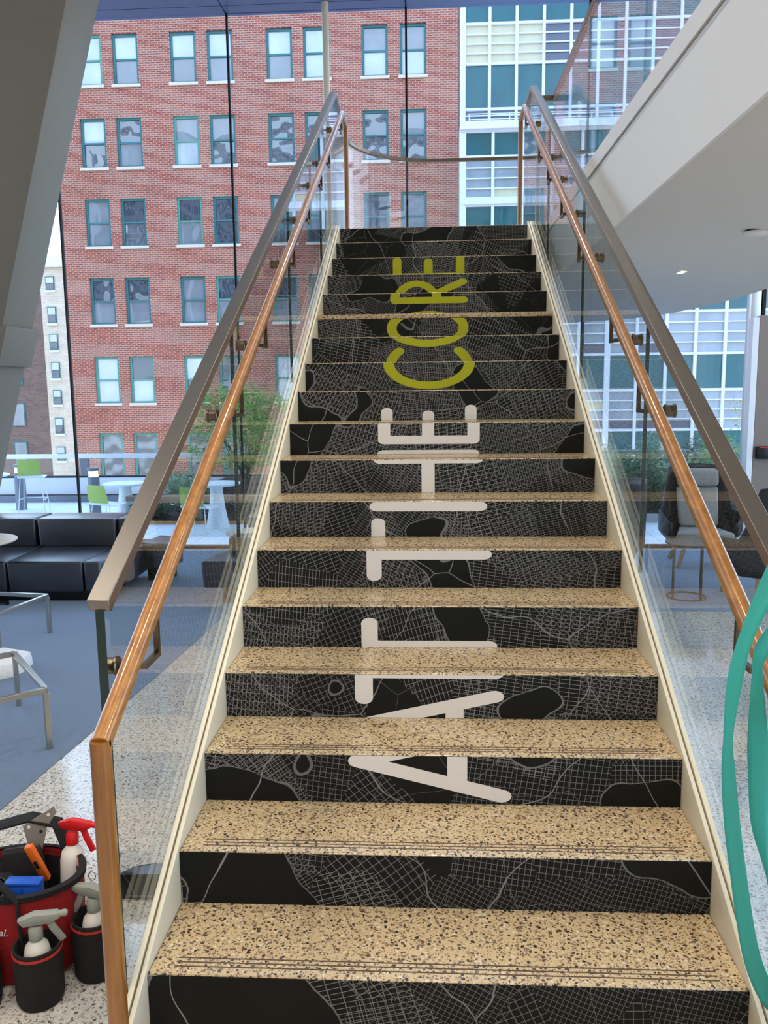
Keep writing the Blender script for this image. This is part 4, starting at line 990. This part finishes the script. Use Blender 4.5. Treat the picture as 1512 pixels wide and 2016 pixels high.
# ------------------------------------------------------------------ teal ribbons at the right handrail
def spline(P, k=5):
    P = [Vector(p) for p in P]; out = []
    for i in range(len(P)-1):
        p0, p1, p2, p3 = P[max(i-1, 0)], P[i], P[i+1], P[min(i+2, len(P)-1)]
        for j in range(k):
            t = j/k
            out.append(.5*((2*p1)+(p2-p0)*t+(2*p0-5*p1+4*p2-p3)*t*t+(3*p1-p0-3*p2+p3)*t**3))
    return out+[P[-1]]
def ribbon(Lp, Rp, lab):
    Lp, Rp = spline(Lp), spline(Rp); n = len(Lp); mb = MB(); w = 4
    for i in range(n):
        for j in range(w+1):
            t = j/w; p = Lp[i].lerp(Rp[i], t); mb.v.append((p.x, p.y+.006*math.sin(PI*t)*math.sin(i*.11), p.z))
    for i in range(n-1):
        for j in range(w): q = i*(w+1)+j; mb.f.append((q, q+1, q+w+2, q+w+1)); mb.mi.append(0)
    o = mb.build('paper_ribbon', 'teal_ribbon', None, smooth=True)
    s2_ = o.modifiers.new('thick', 'SOLIDIFY'); s2_.thickness = .001
    return tag(o, lab, 'ribbon', 'teal paper ribbons')
r1l = [(0.721, -0.2, 1.559), (0.695, -0.2, 1.504), (0.663, -0.2, 1.414), (0.633, -0.2, 1.312), (0.62, -0.2, 1.231), (0.619, -0.2, 1.113), (0.619, -0.2, 1.03), (0.63, -0.2, 0.909), (0.649, -0.2, 0.786), (0.673, -0.2, 0.648), (0.692, -0.2, 0.565), (0.719, -0.2, 0.495), (0.75, -0.2, 0.446), (0.786, -0.2, 0.425)]
r1r = [(0.762, -0.22, 1.53), (0.729, -0.22, 1.464), (0.692, -0.22, 1.409), (0.66, -0.22, 1.324), (0.647, -0.22, 1.244), (0.633, -0.22, 1.122), (0.642, -0.22, 1.04), (0.662, -0.22, 0.896), (0.687, -0.22, 0.749), (0.709, -0.22, 0.637), (0.73, -0.22, 0.568), (0.752, -0.22, 0.524), (0.774, -0.22, 0.493), (0.797, -0.22, 0.474)]
r2l = [(0.767, -0.16, 1.416), (0.718, -0.16, 1.352), (0.693, -0.16, 1.305), (0.689, -0.16, 1.24), (0.687, -0.16, 1.097), (0.692, -0.16, 1.012), (0.705, -0.16, 0.888), (0.732, -0.16, 0.801), (0.748, -0.16, 0.75), (0.765, -0.16, 0.661)]
r2r = [(0.798, -0.17, 1.372), (0.742, -0.17, 1.309), (0.712, -0.17, 1.279), (0.709, -0.17, 1.244), (0.725, -0.17, 1.126), (0.734, -0.17, 1.041), (0.738, -0.17, 0.919), (0.746, -0.17, 0.807), (0.752, -0.17, 0.757), (0.77, -0.17, 0.668)]
r1l = [(.826, -.055, 1.402), (.775, -.14, 1.52)]+r1l+[(.765, -.2, .33), (.752, -.2, .175)]
r1r = [(.848, -.050, 1.402), (.805, -.16, 1.50)]+r1r+[(.787, -.22, .34), (.776, -.22, .175)]
r2l = [(.826, -.048, 1.403)]+r2l; r2r = [(.848, -.045, 1.403)]+r2r
kn_ = MB().lathe([(.0, -.02), (.036, -.016), (.042, .0), (.036, .016), (.0, .02)], seg=18).xf(Matrix.Translation((.837, -.045, 1.372)) @ Matrix.Rotation(PI/2, 4, 'X')).build('ribbon_knot', 'teal_ribbon', None, smooth=True)
tag(kn_, 'teal ribbon knot tied round the front end of the right metal cap', 'knot')
ribbon(r1l, r1r, 'longer teal paper ribbon curling down past the stringer')
ribbon(r2l, r2r, 'shorter teal paper ribbon at the right edge in front of the handrail')
